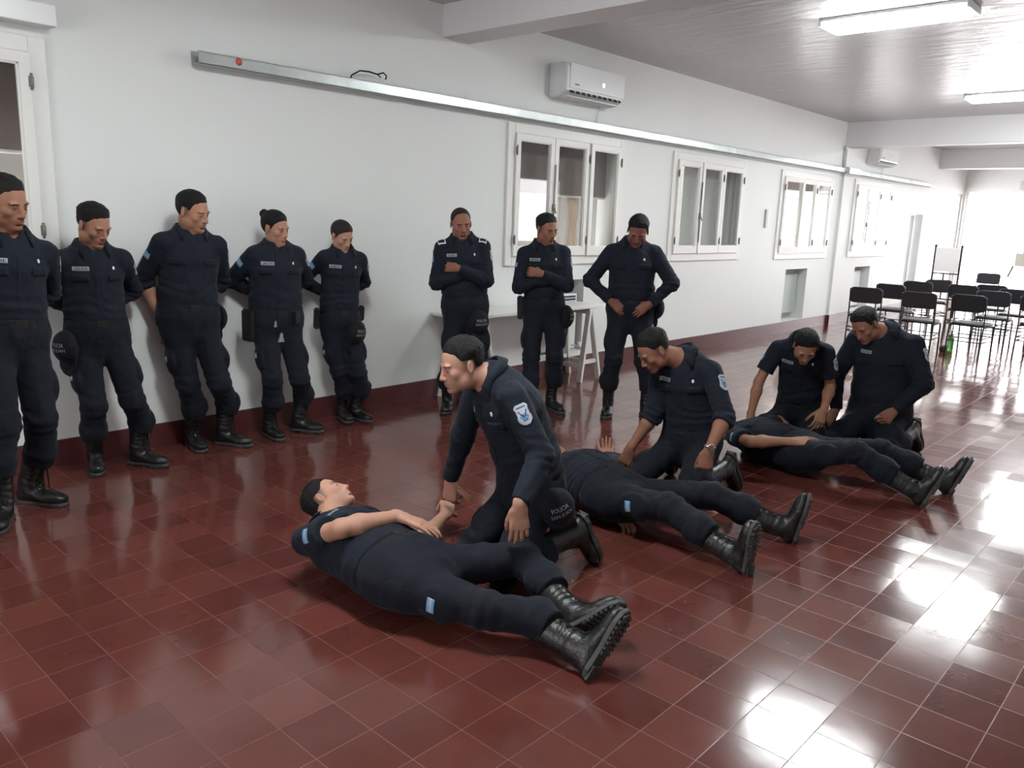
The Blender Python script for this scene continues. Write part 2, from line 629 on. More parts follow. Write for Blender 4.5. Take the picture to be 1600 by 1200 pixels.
for k, cx in enumerate((4.15, 4.62, 4.88, 5.18, 5.45)):
    bm = bmesh.new()
    wv = [0.34, 0.20, 0.22, 0.22, 0.20][k] / 2
    N_ = 26
    rows = []
    for z_, wf in ((1.90, 0.75), (1.75, 0.85), (1.55, 0.62), (1.35, 0.9), (1.2, 1.0)):
        row = []
        for i in range(N_ + 1):
            u_ = i / N_ * 2 - 1
            row.append(bm.verts.new((cx + u_ * wv * wf, WY + 0.245 + 0.012 * math.sin(u_ * 14 + k), z_)))
        rows.append(row)
    for A_, B_ in zip(rows, rows[1:]):
        for i in range(N_):
            f = bm.faces.new((A_[i], A_[i + 1], B_[i + 1], B_[i]))
            f.smooth = True
    bmesh.ops.solidify(bm, geom=bm.faces[:], thickness=0.004)
    cu_ = obj('reflection_panel', bm, M_REFLECT)
    tag(cu_, 'cream panel imitating a reflection in the glass of the window above the table', 'reflection panel', 'reflection panels behind the window above the table')

# end wall glazing: tall white framed doors with daylight behind, widened to imitate glare on the wall
root = empty('window_6', (X1, 0.3, 0))
tag(root, kind='structure')
bm = bmesh.new()
for yy in (-2.27, -0.95, 0.4, 1.75, 3.19):
    box(bm, 0.02, 0.08, yy - 0.33, yy - 0.27, 0, 2.56)
for zz in (0.04, 2.5):
    box(bm, 0.021, 0.079, -2.6, 2.92, zz - 0.03, zz + 0.03)
obj('window_frame', bm, M_WOODW, root)
bm = bmesh.new()
box(bm, 0.045, 0.05, -2.6, 2.92, 0.05, 2.5)
obj('pane', bm, M_GLASS, root)

root = empty('window_7', (18.1, WY, 0))  # added corner glazing, its white imitates camera bloom over the wall
tag(root, kind='structure')
bm = bmesh.new()
for xx in (-1.12, 0.0, 1.32):
    box(bm, xx - .03, xx + .03, 0.05, 0.11, 0, 2.5)
for zz in (0.04, 2.46):
    box(bm, -1.15, 1.35, 0.051, 0.109, zz - 0.03, zz + 0.03)
obj('window_frame', bm, M_WOODW, root)
bm = bmesh.new()
box(bm, -1.15, 1.35, 0.075, 0.08, 0.05, 2.46)
obj('pane', bm, M_GLASS, root)

# ================================================================ signed-distance modelling
def ell_d(Q, r):
    r = np.asarray(r, float)
    q0 = Q / r
    k0 = np.sqrt((q0 * q0).sum(1))
    q1 = q0 / r
    k1 = np.sqrt((q1 * q1).sum(1)) + 1e-9
    return k0 * (k0 - 1.0) / k1


def smin(a, b, k):
    if k <= 0:
        return np.minimum(a, b)
    h = np.clip(0.5 + 0.5 * (a - b) / k, 0, 1)
    return a + (b - a) * h - k * h * (1 - h)


def nz(P, s, seed=0):
    """cheap smooth noise in -1..1"""
    p = P * s + seed * 7.13
    i = np.floor(p).astype(np.int64)
    f = p - i
    f = f * f * (3 - 2 * f)
    out = 0
    for dx in (0, 1):
        for dy in (0, 1):
            for dz in (0, 1):
                h = ((i[:, 0] + dx) * 73856093) ^ ((i[:, 1] + dy) * 19349663) ^ ((i[:, 2] + dz) * 83492791) ^ (seed * 2654435761)
                h = (h ^ (h >> 13)) * 1274126177
                v = ((h ^ (h >> 16)) & 0xffff) / 32767.5 - 1
                w = (f[:, 0] if dx else 1 - f[:, 0]) * (f[:, 1] if dy else 1 - f[:, 1]) * (f[:, 2] if dz else 1 - f[:, 2])
                out = out + v * w
    return out


class Field:
    """ordered list of primitives, each culled by its bounding sphere"""
    def __init__(self):
        self.p = []

    def add(self, fn, c, rad, k=0.0, op='u'):
        self.p.append((fn, np.asarray(c, float), float(rad), k, op))

    def cone(self, A, B, r1, r2, k=0.02, op='u'):
        A, B = np.asarray(A, float), np.asarray(B, float)
        AB = B - A
        L2 = AB @ AB + 1e-12

        def fn(P):
            d = P - A
            t = np.clip(d @ AB / L2, 0, 1)
            q = d - t[:, None] * AB
            return np.sqrt((q * q).sum(1)) - (r1 + (r2 - r1) * t)
        self.add(fn, (A + B) / 2, np.sqrt(L2) / 2 + max(r1, r2), k, op)

    def cut_cone(self, A, B, r1, r2, k=0.02, c0=False, c1=True):
        """cone with flat end(s)"""
        A, B = np.asarray(A, float), np.asarray(B, float)
        AB = B - A
        L = math.sqrt(AB @ AB)
        D = AB / L

        def fn(P):
            d = P - A
            s = d @ D
            t = np.clip(s / L, 0, 1)
            q = d - (s if (c0 and c1) else np.clip(s, -1e9 if c0 else 0, 1e9 if c1 else L))[:, None] * D
            r = np.sqrt((q * q).sum(1)) - (r1 + (r2 - r1) * t)
            if c1:
                r = np.maximum(r, s - L)
            if c0:
                r = np.maximum(r, -s)
            return r
        self.add(fn, (A + B) / 2, L / 2 + max(r1, r2), k, 'u')

    def econe(self, A, B, side, e0, e1, k=0.03, op='u', c0=False, c1=False):
        """tapered elliptic cone: side = direction of the first radius"""
        A, B = np.asarray(A, float), np.asarray(B, float)
        AB = B - A
        L = math.sqrt(AB @ AB) + 1e-9
        D = AB / L
        S = np.asarray(side, float)
        S = S - D * (S @ D)
        S /= np.linalg.norm(S)
        N = np.cross(D, S)

        def fn(P):
            d = P - A
            s = d @ D
            t = np.clip(s / L, 0, 1)
            x = d @ S
            y = d @ N
            a = e0[0] + (e1[0] - e0[0]) * t
            b = e0[1] + (e1[1] - e0[1]) * t
            c = np.minimum(a, b)
            z = s - np.clip(s, 0, L)
            if c0:
                z = np.maximum(z, 0)
            if c1:
                z = np.minimum(z, 0)
            k0 = np.sqrt((x / a) ** 2 + (y / b) ** 2 + (z / c) ** 2)
            k1 = np.sqrt((x / a ** 2) ** 2 + (y / b ** 2) ** 2 + (z / c ** 2) ** 2) + 1e-9
            r = k0 * (k0 - 1) / k1
            r = np.where(k0 < 0.3, -c * 0.7, r)
            if c0:
                r = np.maximum(r, -s)
            if c1:
                r = np.maximum(r, s - L)
            return r
        self.add(fn, (A + B) / 2, L / 2 + max(*e0, *e1), k, op)

    def ell(self, c, R, r, k=0.02, op='u'):
        c = np.asarray(c, float)
        R = np.asarray(R, float)
        self.add(lambda P: ell_d((P - c) @ R, r), c, max(r), k, op)

    def ball(self, c, r, k=0.02, op='u'):
        c = np.asarray(c, float)

        def fn(P):
            q = P - c
            return np.sqrt((q * q).sum(1)) - r
        self.add(fn, c, r, k, op)

    def plane(self, c, n, rad=0.5, k=0.0):
        """keep the side opposite to n, within a sphere"""
        c, n = np.asarray(c, float), np.asarray(n, float)
        n = n / np.linalg.norm(n)
        self.add(lambda P: (P - c) @ n, c, rad, k, 'i')

    def bbox(self):
        lo = np.min([c - r for f, c, r, k, o in self.p if o == 'u'], 0)
        hi = np.max([c + r for f, c, r, k, o in self.p if o == 'u'], 0)
        return lo, hi

    def __call__(self, P, margin=0.09):
        out = np.full(len(P), 0.2)
        for fn, c, rad, k, op in self.p:
            q = P - c
            m = (q * q).sum(1) < (rad + (margin if op == 'u' else 0.03 if op == 's' else 0.0)) ** 2
            if not m.any():
                continue
            idx = np.nonzero(m)[0]
            d = fn(P[idx])
            o = out[idx]
            if op == 'u':
                out[idx] = smin(o, d, k)
            elif op == 's':
                out[idx] = -smin(-o, d, k)
            else:
                out[idx] = -smin(-o, -d, k) if k > 0 else np.maximum(o, d)
        return out


def grad(F, P, e=0.0012):
    k = np.array([[1, -1, -1], [-1, -1, 1], [-1, 1, -1], [1, 1, 1]], float)
    g = 0
    for v in k:
        g = g + v * F(P + v * e)[:, None]
    return g / (4 * e)


def polygonise(F, h, lo=None, hi=None, project=1):
    """surface nets on a sparse grid"""
    l2, h2 = F.bbox() if hasattr(F, 'bbox') else (None, None)
    lo = (l2 if lo is None else np.asarray(lo, float)) - 2.5 * h
    hi = (h2 if hi is None else np.asarray(hi, float)) + 2.5 * h
    B = 8
    nb = np.ceil((hi - lo) / (h * B)).astype(int)
    n = nb * B
    bc = np.stack(np.meshgrid(*[np.arange(k) for k in nb], indexing='ij'), -1).reshape(-1, 3)
    cen = lo + (bc * B + (B - 1) / 2) * h
    fc = F(cen, 0.12) if isinstance(F, Field) else F(cen)
    G = np.where(fc < 0, -1.0, 1.0).reshape(nb).astype(np.float32)
    G = np.repeat(np.repeat(np.repeat(G, B, 0), B, 1), B, 2)
    act = np.abs(fc) < h * B * 1.05 + 0.012
    ab = bc[act]
    off = np.stack(np.meshgrid(*[np.arange(B)] * 3, indexing='ij'), -1).reshape(-1, 3)
    pts = (ab[:, None, :] * B + off[None]).reshape(-1, 3)
    vals = np.empty(len(pts), np.float32)
    CH = 400000
    for i in range(0, len(pts), CH):
        vals[i:i + CH] = F(lo + pts[i:i + CH] * h)
    G[pts[:, 0], pts[:, 1], pts[:, 2]] = vals
    S = G < 0
    c = np.zeros(tuple(np.array(S.shape) - 1), np.uint8)
    for dx in (0, 1):
        for dy in (0, 1):
            for dz in (0, 1):
                c += S[dx:S.shape[0] - 1 + dx, dy:S.shape[1] - 1 + dy, dz:S.shape[2] - 1 + dz]
    cells = np.argwhere((c > 0) & (c < 8))
    idm = np.full(c.shape, -1, np.int32)
    idm[cells[:, 0], cells[:, 1], cells[:, 2]] = np.arange(len(cells))
    corner = np.array([[a, b, d] for a in (0, 1) for b in (0, 1) for d in (0, 1)])
    cv = np.stack([G[cells[:, 0] + a, cells[:, 1] + b, cells[:, 2] + d] for a, b, d in corner], 1)
    acc = np.zeros((len(cells), 3))
    cnt = np.zeros(len(cells))
    for i in range(8):
        for j in range(i + 1, 8):
            if np.abs(corner[i] - corner[j]).sum() != 1:
                continue
            a, b = cv[:, i], cv[:, j]
            m = (a < 0) != (b < 0)
            t = np.where(m, a / np.where(m, a - b, 1), 0)
            acc += np.where(m[:, None], corner[i] + t[:, None] * (corner[j] - corner[i]), 0)
            cnt += m
    V = lo + (cells + acc / cnt[:, None]) * h
    quads = []
    for ax in range(3):
        u, w = (ax + 1) % 3, (ax + 2) % 3
        sl0 = [slice(None)] * 3
        sl1 = [slice(None)] * 3
        sl0[ax] = slice(0, -1)
        sl1[ax] = slice(1, None)
        A, Bv = S[tuple(sl0)], S[tuple(sl1)]
        e = np.argwhere(A != Bv)
        e = e[(e[:, u] > 0) & (e[:, w] > 0) & (e[:, u] < S.shape[u] - 1) & (e[:, w] < S.shape[w] - 1)]
        flip = A[e[:, 0], e[:, 1], e[:, 2]]
        def cid(du, dw):
            q = e.copy()
            q[:, u] -= du
            q[:, w] -= dw
            return idm[q[:, 0], q[:, 1], q[:, 2]]
        Q = np.stack([cid(0, 0), cid(1, 0), cid(1, 1), cid(0, 1)], 1)
        Q[~flip] = Q[~flip][:, ::-1]
        quads.append(Q)
    Q = np.concatenate(quads)
    Q = Q[(Q >= 0).all(1)]
    for _ in range(project):
        g = grad(F, V)
        gl = np.linalg.norm(g, axis=1) + 1e-6
        d = F(V)
        V = V - g / (gl ** 2)[:, None].clip(0.25) * np.clip(d, -0.6 * h, 0.6 * h)[:, None]
    return V, Q


def normals_of(V, Q):
    a = V[Q[:, 2]] - V[Q[:, 0]]
    b = V[Q[:, 3]] - V[Q[:, 1]]
    fn = np.cross(a, b)
    N = np.zeros_like(V)
    for k in range(4):
        np.add.at(N, Q[:, k], fn)
    return N / (np.linalg.norm(N, axis=1)[:, None] + 1e-12)


def np_mesh(name, V, Q, smooth=True):
    me = bpy.data.meshes.new(name)
    me.vertices.add(len(V))
    me.vertices.foreach_set('co', np.ascontiguousarray(V, np.float32).ravel())
    me.loops.add(Q.size)
    me.loops.foreach_set('vertex_index', np.ascontiguousarray(Q, np.int32).ravel())
    me.polygons.add(len(Q))
    me.polygons.foreach_set('loop_start', np.arange(0, Q.size, Q.shape[1], dtype=np.int32))
    me.polygons.foreach_set('loop_total', np.full(len(Q), Q.shape[1], np.int32))
    me.update(calc_edges=True)
    if smooth:
        me.polygons.foreach_set('use_smooth', np.ones(len(Q), bool))
    return me


def unit(v):
    v = np.asarray(v, float)
    return v / (np.linalg.norm(v) + 1e-12)


def basis(fwd, up):
    """columns: forward, left, up"""
    f = unit(fwd)
    l = unit(np.cross(up, f))
    u = np.cross(f, l)
    return np.stack([f, l, u], 1)


def M4(o, R, s=1.0):
    return Matrix([[*(R[i] * s), o[i]] for i in range(3)] + [[0, 0, 0, 1]])


# ---------------------------------------------------------------- head, hair, hands, boots
def head_field(F, o, R, s, kind='m', full=1.0):
    W = lambda x, y, z: o + R @ (np.array([x, y, z]) * s)
    fem = kind == 'f'
    E = lambda c, r, k, op='u': F.ell(W(*c), R, tuple(q * s for q in r), k * s, op)
    E((-.012, 0, .030), (.098, .077, .088), .0)
    E((.027, 0, -.034), (.065, .058 * full, .081), .035)
    E((.073, 0, -.098), (.022, .020 if fem else .026, .018), .03)
    for y in (1, -1):
        E((.014, y * (.047 if fem else .051) * full, -.068), (.027, .014, .023), .032)
        E((.058, y * .044 * full, -.024), (.020, .017, .018), .020)
        E((.081, y * .030, .019), (.012, .022, .008), .012)
        E((.098, y * .031, -.001), (.013, .015, .0105), .010, 's')
        E((.072, y * .031, -.001), (.0155, .0155, .0125), .005)
        E((.0755, y * .031, .0035), (.0145, .0165, .0075), .003)
    F.cone(W(.086, 0, .012), W(.106, 0, -.030), .0075 * s, .0100 * s, .012 * s)
    E((.108, 0, -.035), (.0115, .0105, .0095), .006)
    for y in (1, -1):
        E((.097, y * .0125, -.038), (.0105, .0075, .0075), .006)
    E((.072, 0, -.062), (.027, .030, .024), .018)
    E((.0935, 0, -.0605), (.0085, .021, .0052), .003)
    E((.0915, 0, -.0715), (.0090, .018, .0062), .003)
    E((.084, 0, -.083), (.012, .018, .006), .006, 's')
    for y in (1, -1):
        er = R @ np.array(Matrix.Rotation(y * 0.35, 3, 'Z') @ Matrix.Rotation(-0.18, 3, 'Y'))
        F.ell(W(-.010, y * .079, -.008), er, (.018 * s, .0075 * s, .032 * s), .004 * s)
        F.ell(W(-.006, y * .089, -.006), er, (.010 * s, .006 * s, .020 * s), .003 * s, 's')


def hair_mesh(kind):
    """canonical hair in head space"""
    base = Field()
    base.ell((-.012, 0, .030), np.eye(3), (.098, .077, .088), 0)
    base.ell((.026, 0, -.032), np.eye(3), (.064, .058, .080), .035)
    fem = kind in ('bun', 'tied')
    zx = {'short': ([-.13, -.06, -.036, -.030, .012, .016, .030, .045, .062, .078, .1], [-.050, -.052, -.035, .026, .030, .010, .014, .058, .070, .078, .085]),
          'crop': ([-.13, -.06, -.036, -.030, .012, .016, .030, .045, .062, .078, .1], [-.036, -.034, -.012, .022, .028, .026, .036, .064, .073, .080, .084]),
          'receding': ([-.13, -.06, -.036, -.030, .012, .030, .045, .062, .078, .1], [-.045, -.045, -.030, .026, .030, .034, .085, .098, .11, .12]),
          'bun': ([-.13, -.06, -.036, -.024, .012, .02, .045, .062, .078, .1], [-.070, -.068, -.05, .026, .024, -.005, .040, .058, .070, .07]),
          'tied': ([-.13, -.06, -.036, -.024, .012, .02, .045, .062, .078, .1], [-.070, -.068, -.05, .026, .024, -.005, .040, .060, .072, .075])}[kind]
    top = {'short': .013, 'crop': .015, 'receding': .004, 'bun': .012, 'tied': .008}[kind]
    side = {'short': .0045, 'crop': .0015, 'receding': .002, 'bun': .007, 'tied': .005}[kind]

    def F(P, *a):
        d = base(P, 0.06)
        x, y, z = P[:, 0], P[:, 1], P[:, 2]
        u = np.clip((z - .020) / .055, 0, 1)
        u = u * u * (3 - 2 * u)
        th = side + (top - side) * u + (0.0010 * np.clip((x - .03) / .06, 0, 1) * u if not fem else 0)
        w = 1.0 if not fem else 0.5
        th = th + w * .0018 * nz(P * np.array([1, 1, .4]), 230, 3) + w * (.0030 if kind == 'crop' else .0020) * np.clip(z * 12, 0, 1) * nz(P * np.array([1, 1, .5]), 95, 5)
        zl = np.interp(x, zx[0], zx[1]) + (0 if fem else .0035) * nz(P, 70, 8) + (0 if fem else .002) * nz(P, 190, 1)
        th = np.minimum(th, .0012 + .22 * np.clip(z - zl, 0, 1) + .35 * np.clip(-x, 0, 1) * (z > .03))
        f = d - th
        if kind == 'receding':
            zl = zl + np.where((np.abs(y) < .03) & (x < .05), -.02, 0)
        reg = (zl - z) * .8
        f = -smin(-f, -reg, .004)
        f = np.maximum(f, -(d + .006))
        if kind == 'bun':
            q = P - np.array([-.112, 0, .075])
            b = np.sqrt((q * q).sum(1)) - .034 - .0025 * nz(P, 90, 2)
            f = smin(f, b, .012)
        if kind == 'tied':
            q = P - np.array([-.115, 0, .02])
            b = np.sqrt((q * q).sum(1)) - .026
            f = smin(f, b, .012)
        return f
    V, Q = polygonise(F, .0034, (-.16, -.11, -.09), (.12, .11, .16), project=1)
    return np_mesh('hair_' + kind, V, Q)


HAIR = {}


def hand_field(F, o, R, s, side, curl=(0.5, 0.6, 0.4), spread=0.06, thumb=0.6, tc=0.4, fc=None):
    """R columns: fingers dir, thumb side, back of hand. side=+1 keeps y as thumb side"""
    W = lambda p: o + R @ (np.asarray(p, float) * s)
    F.econe(W((-.03, 0, 0)), W((.010, 0, 0)), R[:, 1], (.027 * s, .020 * s), (.030 * s, .018 * s), .012 * s)
    F.econe(W((.012, 0, 0)), W((.082, 0, 0)), R[:, 1], (.030 * s, .0175 * s), (.042 * s, .0135 * s), .015 * s)
    F.econe(W((.015, .022, -.006)), W((.055, .030, -.006)), R[:, 1], (.016 * s, .015 * s), (.010 * s, .010 * s), .012 * s)
    base = [(.086, .030), (.091, .0105), (.088, -.0095), (.080, -.0285)]
    lens = [(.040, .025, .019), (.045, .029, .020), (.041, .027, .020), (.032, .020, .018)]
    for i, ((bx, by), ln) in enumerate(zip(base, lens)):
        c = curl if fc is None else fc[i]
        yaw = (1.5 - i) * spread
        p = np.array([bx, by, 0.0])
        a = 0
        rr = [.0098, .0090, .0082, .0068]
        if i == 3:
            rr = [q * .87 for q in rr]
        F.cone(W((bx - .02, by * .95, .001)), W(p), .0105 * s, rr[0] * s, .006 * s)
        for k in range(3):
            a += c[k]
            d = np.array([math.cos(a) * math.cos(yaw), math.cos(a) * math.sin(yaw), -math.sin(a)])
            q = p + d * ln[k]
            F.cone(W(p), W(q), rr[k] * s, rr[k + 1] * s, .0015 * s)
            p = q
    p = np.array([.022, .030, -.008])
    a = thumb
    dn = tc
    rr = [.0135, .0115, .0105, .0085]
    for k, L in enumerate((.042, .032, .026)):
        d = unit([math.cos(a), math.sin(a), -dn])
        q = p + d * L
        F.cone(W(p), W(q), rr[k] * s, rr[k + 1] * s, .006 * s if k == 0 else .002 * s)
        p = q
        a -= .22
        dn += .12


BOOTS = {}


def boot_meshes(ang):
    """boot in ankle space: x toes, z up the shank; foot pitched down by ang about the ankle"""
    key = round(ang, 2)
    if key in BOOTS:
        return BOOTS[key]
    Rf = np.array(Matrix.Rotation(ang, 3, 'Y'))
    W = lambda x, y, z: Rf @ np.array([x, y, z])
    F = Field()
    F.econe((-.012, 0, .02), (-.020, 0, .215), (0, 1, 0), (.046, .052), (.057, .062), 0, c1=True)
    F.econe((-.004, 0, -.02), (-.012, 0, .03), (0, 1, 0), (.041, .054), (.044, .052), .02)
    F.ell(W(-.030, 0, -.040), Rf, (.048, .039, .042), .02)
    F.econe(W(.010, 0, -.022), W(.105, .0, -.044), Rf[:, 1], (.038, .044), (.044, .030), .025)
    F.ell(W(.135, .004, -.044), Rf, (.066, .047, .033), .02)
    F.plane(W(0, 0, -.070), -Rf[:, 2], .35)

    def G(P, *a):
        f = F(P)
        L = P @ Rf
        # toe-cap seam, quarter seams and shaft creases
        f = f + .0022 * np.exp(-((L[:, 0] - .105 - .25 * L[:, 1] ** 2 / .04) / .0035) ** 2) * (L[:, 2] > -.068)
        z = P[:, 2]
        f = f + .0016 * np.sin(z * 190 + 5 * nz(P, 14, 2)) * np.clip((.10 - np.abs(z - .06)) / .05, 0, 1) * np.clip((P[:, 0] + .04) / .05, 0, 1)
        f = f - .004 * np.exp(-((z - .205) / .010) ** 2)
        return f
    G.bbox = F.bbox
    V, Q = polygonise(G, .0055, project=1)
    up = np_mesh('boot_upper', V, Q)
    # sole: welt, heel, lugs
    out = [(-.084, 0), (-.074, .028), (-.045, .041), (0, .037), (.05, .040), (.10, .051), (.15, .052), (.185, .038), (.207, .010), (.207, -.008), (.188, -.034), (.15, -.046), (.10, -.045), (.05, -.036), (0, -.036), (-.045, -.041), (-.074, -.028)]
    bm = bmesh.new()
    def ring(sc, z):
        return [bm.verts.new(Rf @ np.array([.06 + (x - .06) * sc, y * sc, z])) for x, y in out]
    rings = [ring(1.0, -.060), ring(1.02, -.066), ring(1.02, -.075), ring(.99, -.079)]
    for A, B in zip(rings, rings[1:]):
        for i in range(len(A)):
            bm.faces.new((A[i], B[i], B[(i + 1) % len(A)], A[(i + 1) % len(A)]))
    bm.faces.new(rings[0][::1])
    bm.faces.new(rings[-1][::-1])
    RM = Matrix(Rf.tolist()).to_4x4()
    box(bm, -.080, -.022, -.032, .032, -.088, -.078, RM)
    for i in range(5):
        yy = -.026 + .013 * i
    for i in range(8):
        x = .035 + .021 * i
        w = .043 if x < .17 else .03
        w = min(w, .034 + (x - .03) * .12) if x < .1 else w
        for sgn in (1, -1):
            M = RM @ Matrix.Translation((x, sgn * w * .60, -.083)) @ Matrix.Rotation(sgn * .35, 4, 'Z')
            box(bm, -.0065, .0065, -w * .40, w * .40, -.005, .005, M)
        M = RM @ Matrix.Translation((x + .008, 0, -.083))
        box(bm, -.006, .006, -.008, .008, -.005, .005, M)
    bmesh.ops.recalc_face_normals(bm, faces=bm.faces[:])
    so = bpy.data.meshes.new('boot_sole')
    bm.to_mesh(so)
    bm.free()
    # laces zigzag up the front
    bm = bmesh.new()
    bvh = BVHTree.FromPolygons([Vector(v) for v in V], [tuple(q) for q in Q.tolist()])
    def surf(y, t):
        if t < .45:
            u = t / .45
            o = Rf @ np.array([.095 - .075 * u, y, .15])
            d = -Rf[:, 2]
            o = o + Rf[:, 2] * 0
        else:
            u = (t - .45) / .55
            o = np.array([.25, y, .015 + .175 * u])
            d = np.array([-1.0, 0, -.15])
        h = bvh.ray_cast(Vector(o), Vector(d))
        return (h[0] + h[1] * .0025) if h[0] is not None else None
    rows = 11
    for i in range(rows):
        t = i / (rows - 1)
        pts = [surf(y, t) for y in (-.019, -.010, 0, .010, .019)]
        if all(p is not None for p in pts):
            tube(bm, pts, .0022, 6)
        if i < rows - 1:
            for sg in (1, -1):
                t2 = (i + 1) / (rows - 1)
                pts = [surf(sg * (-.019 + .038 * q), t + (t2 - t) * q) for q in (0, .33, .66, 1)]
                if all(p is not None for p in pts):
                    tube(bm, pts, .0018, 5)
    la = bpy.data.meshes.new('boot_laces')
    bm.to_mesh(la)
    bm.free()
    BOOTS[key] = (up, so, la)
    return BOOTS[key]


# ---------------------------------------------------------------- materials of people
def skin_mat():
    m = bpy.data.materials.new('skin')
    n, l = nodes_of(m)
    b = n['Principled BSDF']
    at = n.new('ShaderNodeAttribute')
    at.attribute_name = 'tone'
    tc = n.new('ShaderNodeTexCoord')
    nzn = n.new('ShaderNodeTexNoise')
    nzn.inputs['Scale'].default_value = 30
    nzn.inputs['Detail'].default_value = 4
    l.new(tc.outputs['Object'], nzn.inputs['Vector'])
    mx = n.new('ShaderNodeMix')
    mx.data_type = 'RGBA'
    mx.blend_type = 'MULTIPLY'
    mx.inputs[0].default_value = 0.18
    l.new(at.outputs['Color'], mx.inputs[6])
    l.new(nzn.outputs['Color'], mx.inputs[7])
    l.new(mx.outputs[2], b.inputs['Base Color'])
    b.inputs['Roughness'].default_value = 0.58
    b.inputs['Specular IOR Level'].default_value = 0.35
    b.inputs['Subsurface Weight'].default_value = 0.12
    b.inputs['Subsurface Radius'].default_value = (0.012, 0.004, 0.002)
    b.inputs['Subsurface Scale'].default_value = 0.6
    return m


def cloth_mat(name, c, sc=260):
    m = bpy.data.materials.new(name)
    n, l = nodes_of(m)
    b = n['Principled BSDF']
    tc = n.new('ShaderNodeTexCoord')
    a = n.new('ShaderNodeTexNoise')
    a.inputs['Scale'].default_value = 5
    a.inputs['Detail'].default_value = 5
    l.new(tc.outputs['Object'], a.inputs['Vector'])
    cr = n.new('ShaderNodeMix')
    cr.data_type = 'RGBA'
    cr.inputs[6].default_value = (*[q * .72 for q in c], 1)
    cr.inputs[7].default_value = (*[q * 1.3 for q in c], 1)
    l.new(a.outputs['Fac'], cr.inputs[0])
    l.new(cr.outputs[2], b.inputs['Base Color'])
    w = n.new('ShaderNodeTexNoise')
    w.inputs['Scale'].default_value = sc
    l.new(tc.outputs['Object'], w.inputs['Vector'])
    f2 = n.new('ShaderNodeTexNoise')
    f2.inputs['Scale'].default_value = 16
    f2.inputs['Detail'].default_value = 3
    f2.inputs['Distortion'].default_value = 0.8
    l.new(tc.outputs['Object'], f2.inputs['Vector'])
    b1 = n.new('ShaderNodeBump')
    b1.inputs['Strength'].default_value = 0.35
    b1.inputs['Distance'].default_value = 0.02
    l.new(f2.outputs['Fac'], b1.inputs['Height'])
    b2 = n.new('ShaderNodeBump')
    b2.inputs['Strength'].default_value = 0.15
    b2.inputs['Distance'].default_value = 0.002
    l.new(w.outputs['Fac'], b2.inputs['Height'])
    l.new(b1.outputs[0], b2.inputs['Normal'])
    l.new(b2.outputs[0], b.inputs['Normal'])
    b.inputs['Roughness'].default_value = 0.85
    b.inputs['Specular IOR Level'].default_value = 0.25
    b.inputs['Sheen Weight'].default_value = 0.05
    b.inputs['Sheen Tint'].default_value = (0.5, 0.6, 0.8, 1)
    return m


M_SKIN = skin_mat()
M_NAVY = cloth_mat('navy_ripstop', (0.0062, 0.0092, 0.0165))
M_NAVY2 = cloth_mat('dark_navy_ripstop', (0.0052, 0.0070, 0.0125))
M_BLACKCL = cloth_mat('black_cap_cloth', (0.0055, 0.006, 0.008))
M_HAIR = mat('black_hair', (0.0045, 0.004, 0.004), 0.6, spec=0.25, bump=0.5, bscale=420)
M_HAIRB = mat('dark_brown_hair', (0.012, 0.008, 0.0065), 0.55, spec=0.3, bump=0.6, bscale=180)
M_LEATHER = mat('black_boot_leather', (0.009, 0.009, 0.010), 0.36, bump=0.25, bscale=120)
M_SOLE = mat('worn_rubber_sole', (0.040, 0.042, 0.040), 0.62, bump=0.4, bscale=60, var=0.4, vscale=30)
M_LACE = mat('black_lace', (0.012, 0.012, 0.012), 0.8, spec=0.3)
M_BELT = mat('black_webbing', (0.005, 0.005, 0.006), 0.8, spec=0.2)
M_EYEW = mat('eye_white', (0.30, 0.27, 0.26), 0.3)
M_IRIS = mat('dark_iris', (0.012, 0.008, 0.006), 0.15)
M_PATCHW = mat('patch_white_thread', (0.37, 0.40, 0.46), 0.8)
M_PATCHB = mat('patch_sky_blue_thread', (0.14, 0.33, 0.52), 0.8)
M_PATCHD = mat('patch_dark_blue_thread', (0.03, 0.06, 0.16), 0.8)
M_TAG = mat('grey_name_tape', (0.28, 0.30, 0.32), 0.7)
M_TAGD = mat('name_tape_thread', (0.03, 0.035, 0.05), 0.8)
M_PRINT = mat('white_print', (0.30, 0.31, 0.33), 0.7)
M_STEEL = mat('watch_steel', (0.6, 0.58, 0.52), 0.25, metal=1.0)
M_PIN = mat('silver_pin', (0.65, 0.66, 0.68), 0.4)

# ---------------------------------------------------------------- ceiling lamps (fluorescent)
def emissive(name, c, s):
    m = bpy.data.materials.new(name)
    n, l = nodes_of(m)
    b = n['Principled BSDF']
    b.inputs['Base Color'].default_value = (.9, .9, .9, 1)
    b.inputs['Emission Color'].default_value = (*c, 1)
    b.inputs['Emission Strength'].default_value = s
    return m


M_TUBE = emissive('lit_fluorescent_diffuser', (.95, 1.0, 1.0), TUBE_EMIT)


def lamp(x, y, label):
    root = empty('fluorescent_lamp', (x, y, CZ))
    tag(root, label, 'ceiling lamp', 'fluorescent ceiling lamps')
    bm = bmesh.new()
    box(bm, -.17, .17, -.57, .57, -.03, 0)
    bmesh.ops.bevel(bm, geom=bm.edges[:], offset=.006, segments=1, affect='EDGES')
    obj('lamp_housing', bm, M_PLASTIC, root)
    bm = bmesh.new()
    box(bm, -.155, .155, -.55, .55, -.085, -.028)
    bmesh.ops.bevel(bm, geom=[e for e in bm.edges if all(v.co.z < -.05 for v in e.verts) or abs(e.verts[0].co.z - e.verts[1].co.z) > .01], offset=.03, segments=4, affect='EDGES')
    obj('lamp_diffuser', bm, M_TUBE, root)
    for sy in (-1, 1):
        obj('end_cap', bxm(-.16, .16, sy * .56 - .012, sy * .56 + .012, -.06, -.02, bev=.004), M_PLASTIC, root)
    return root


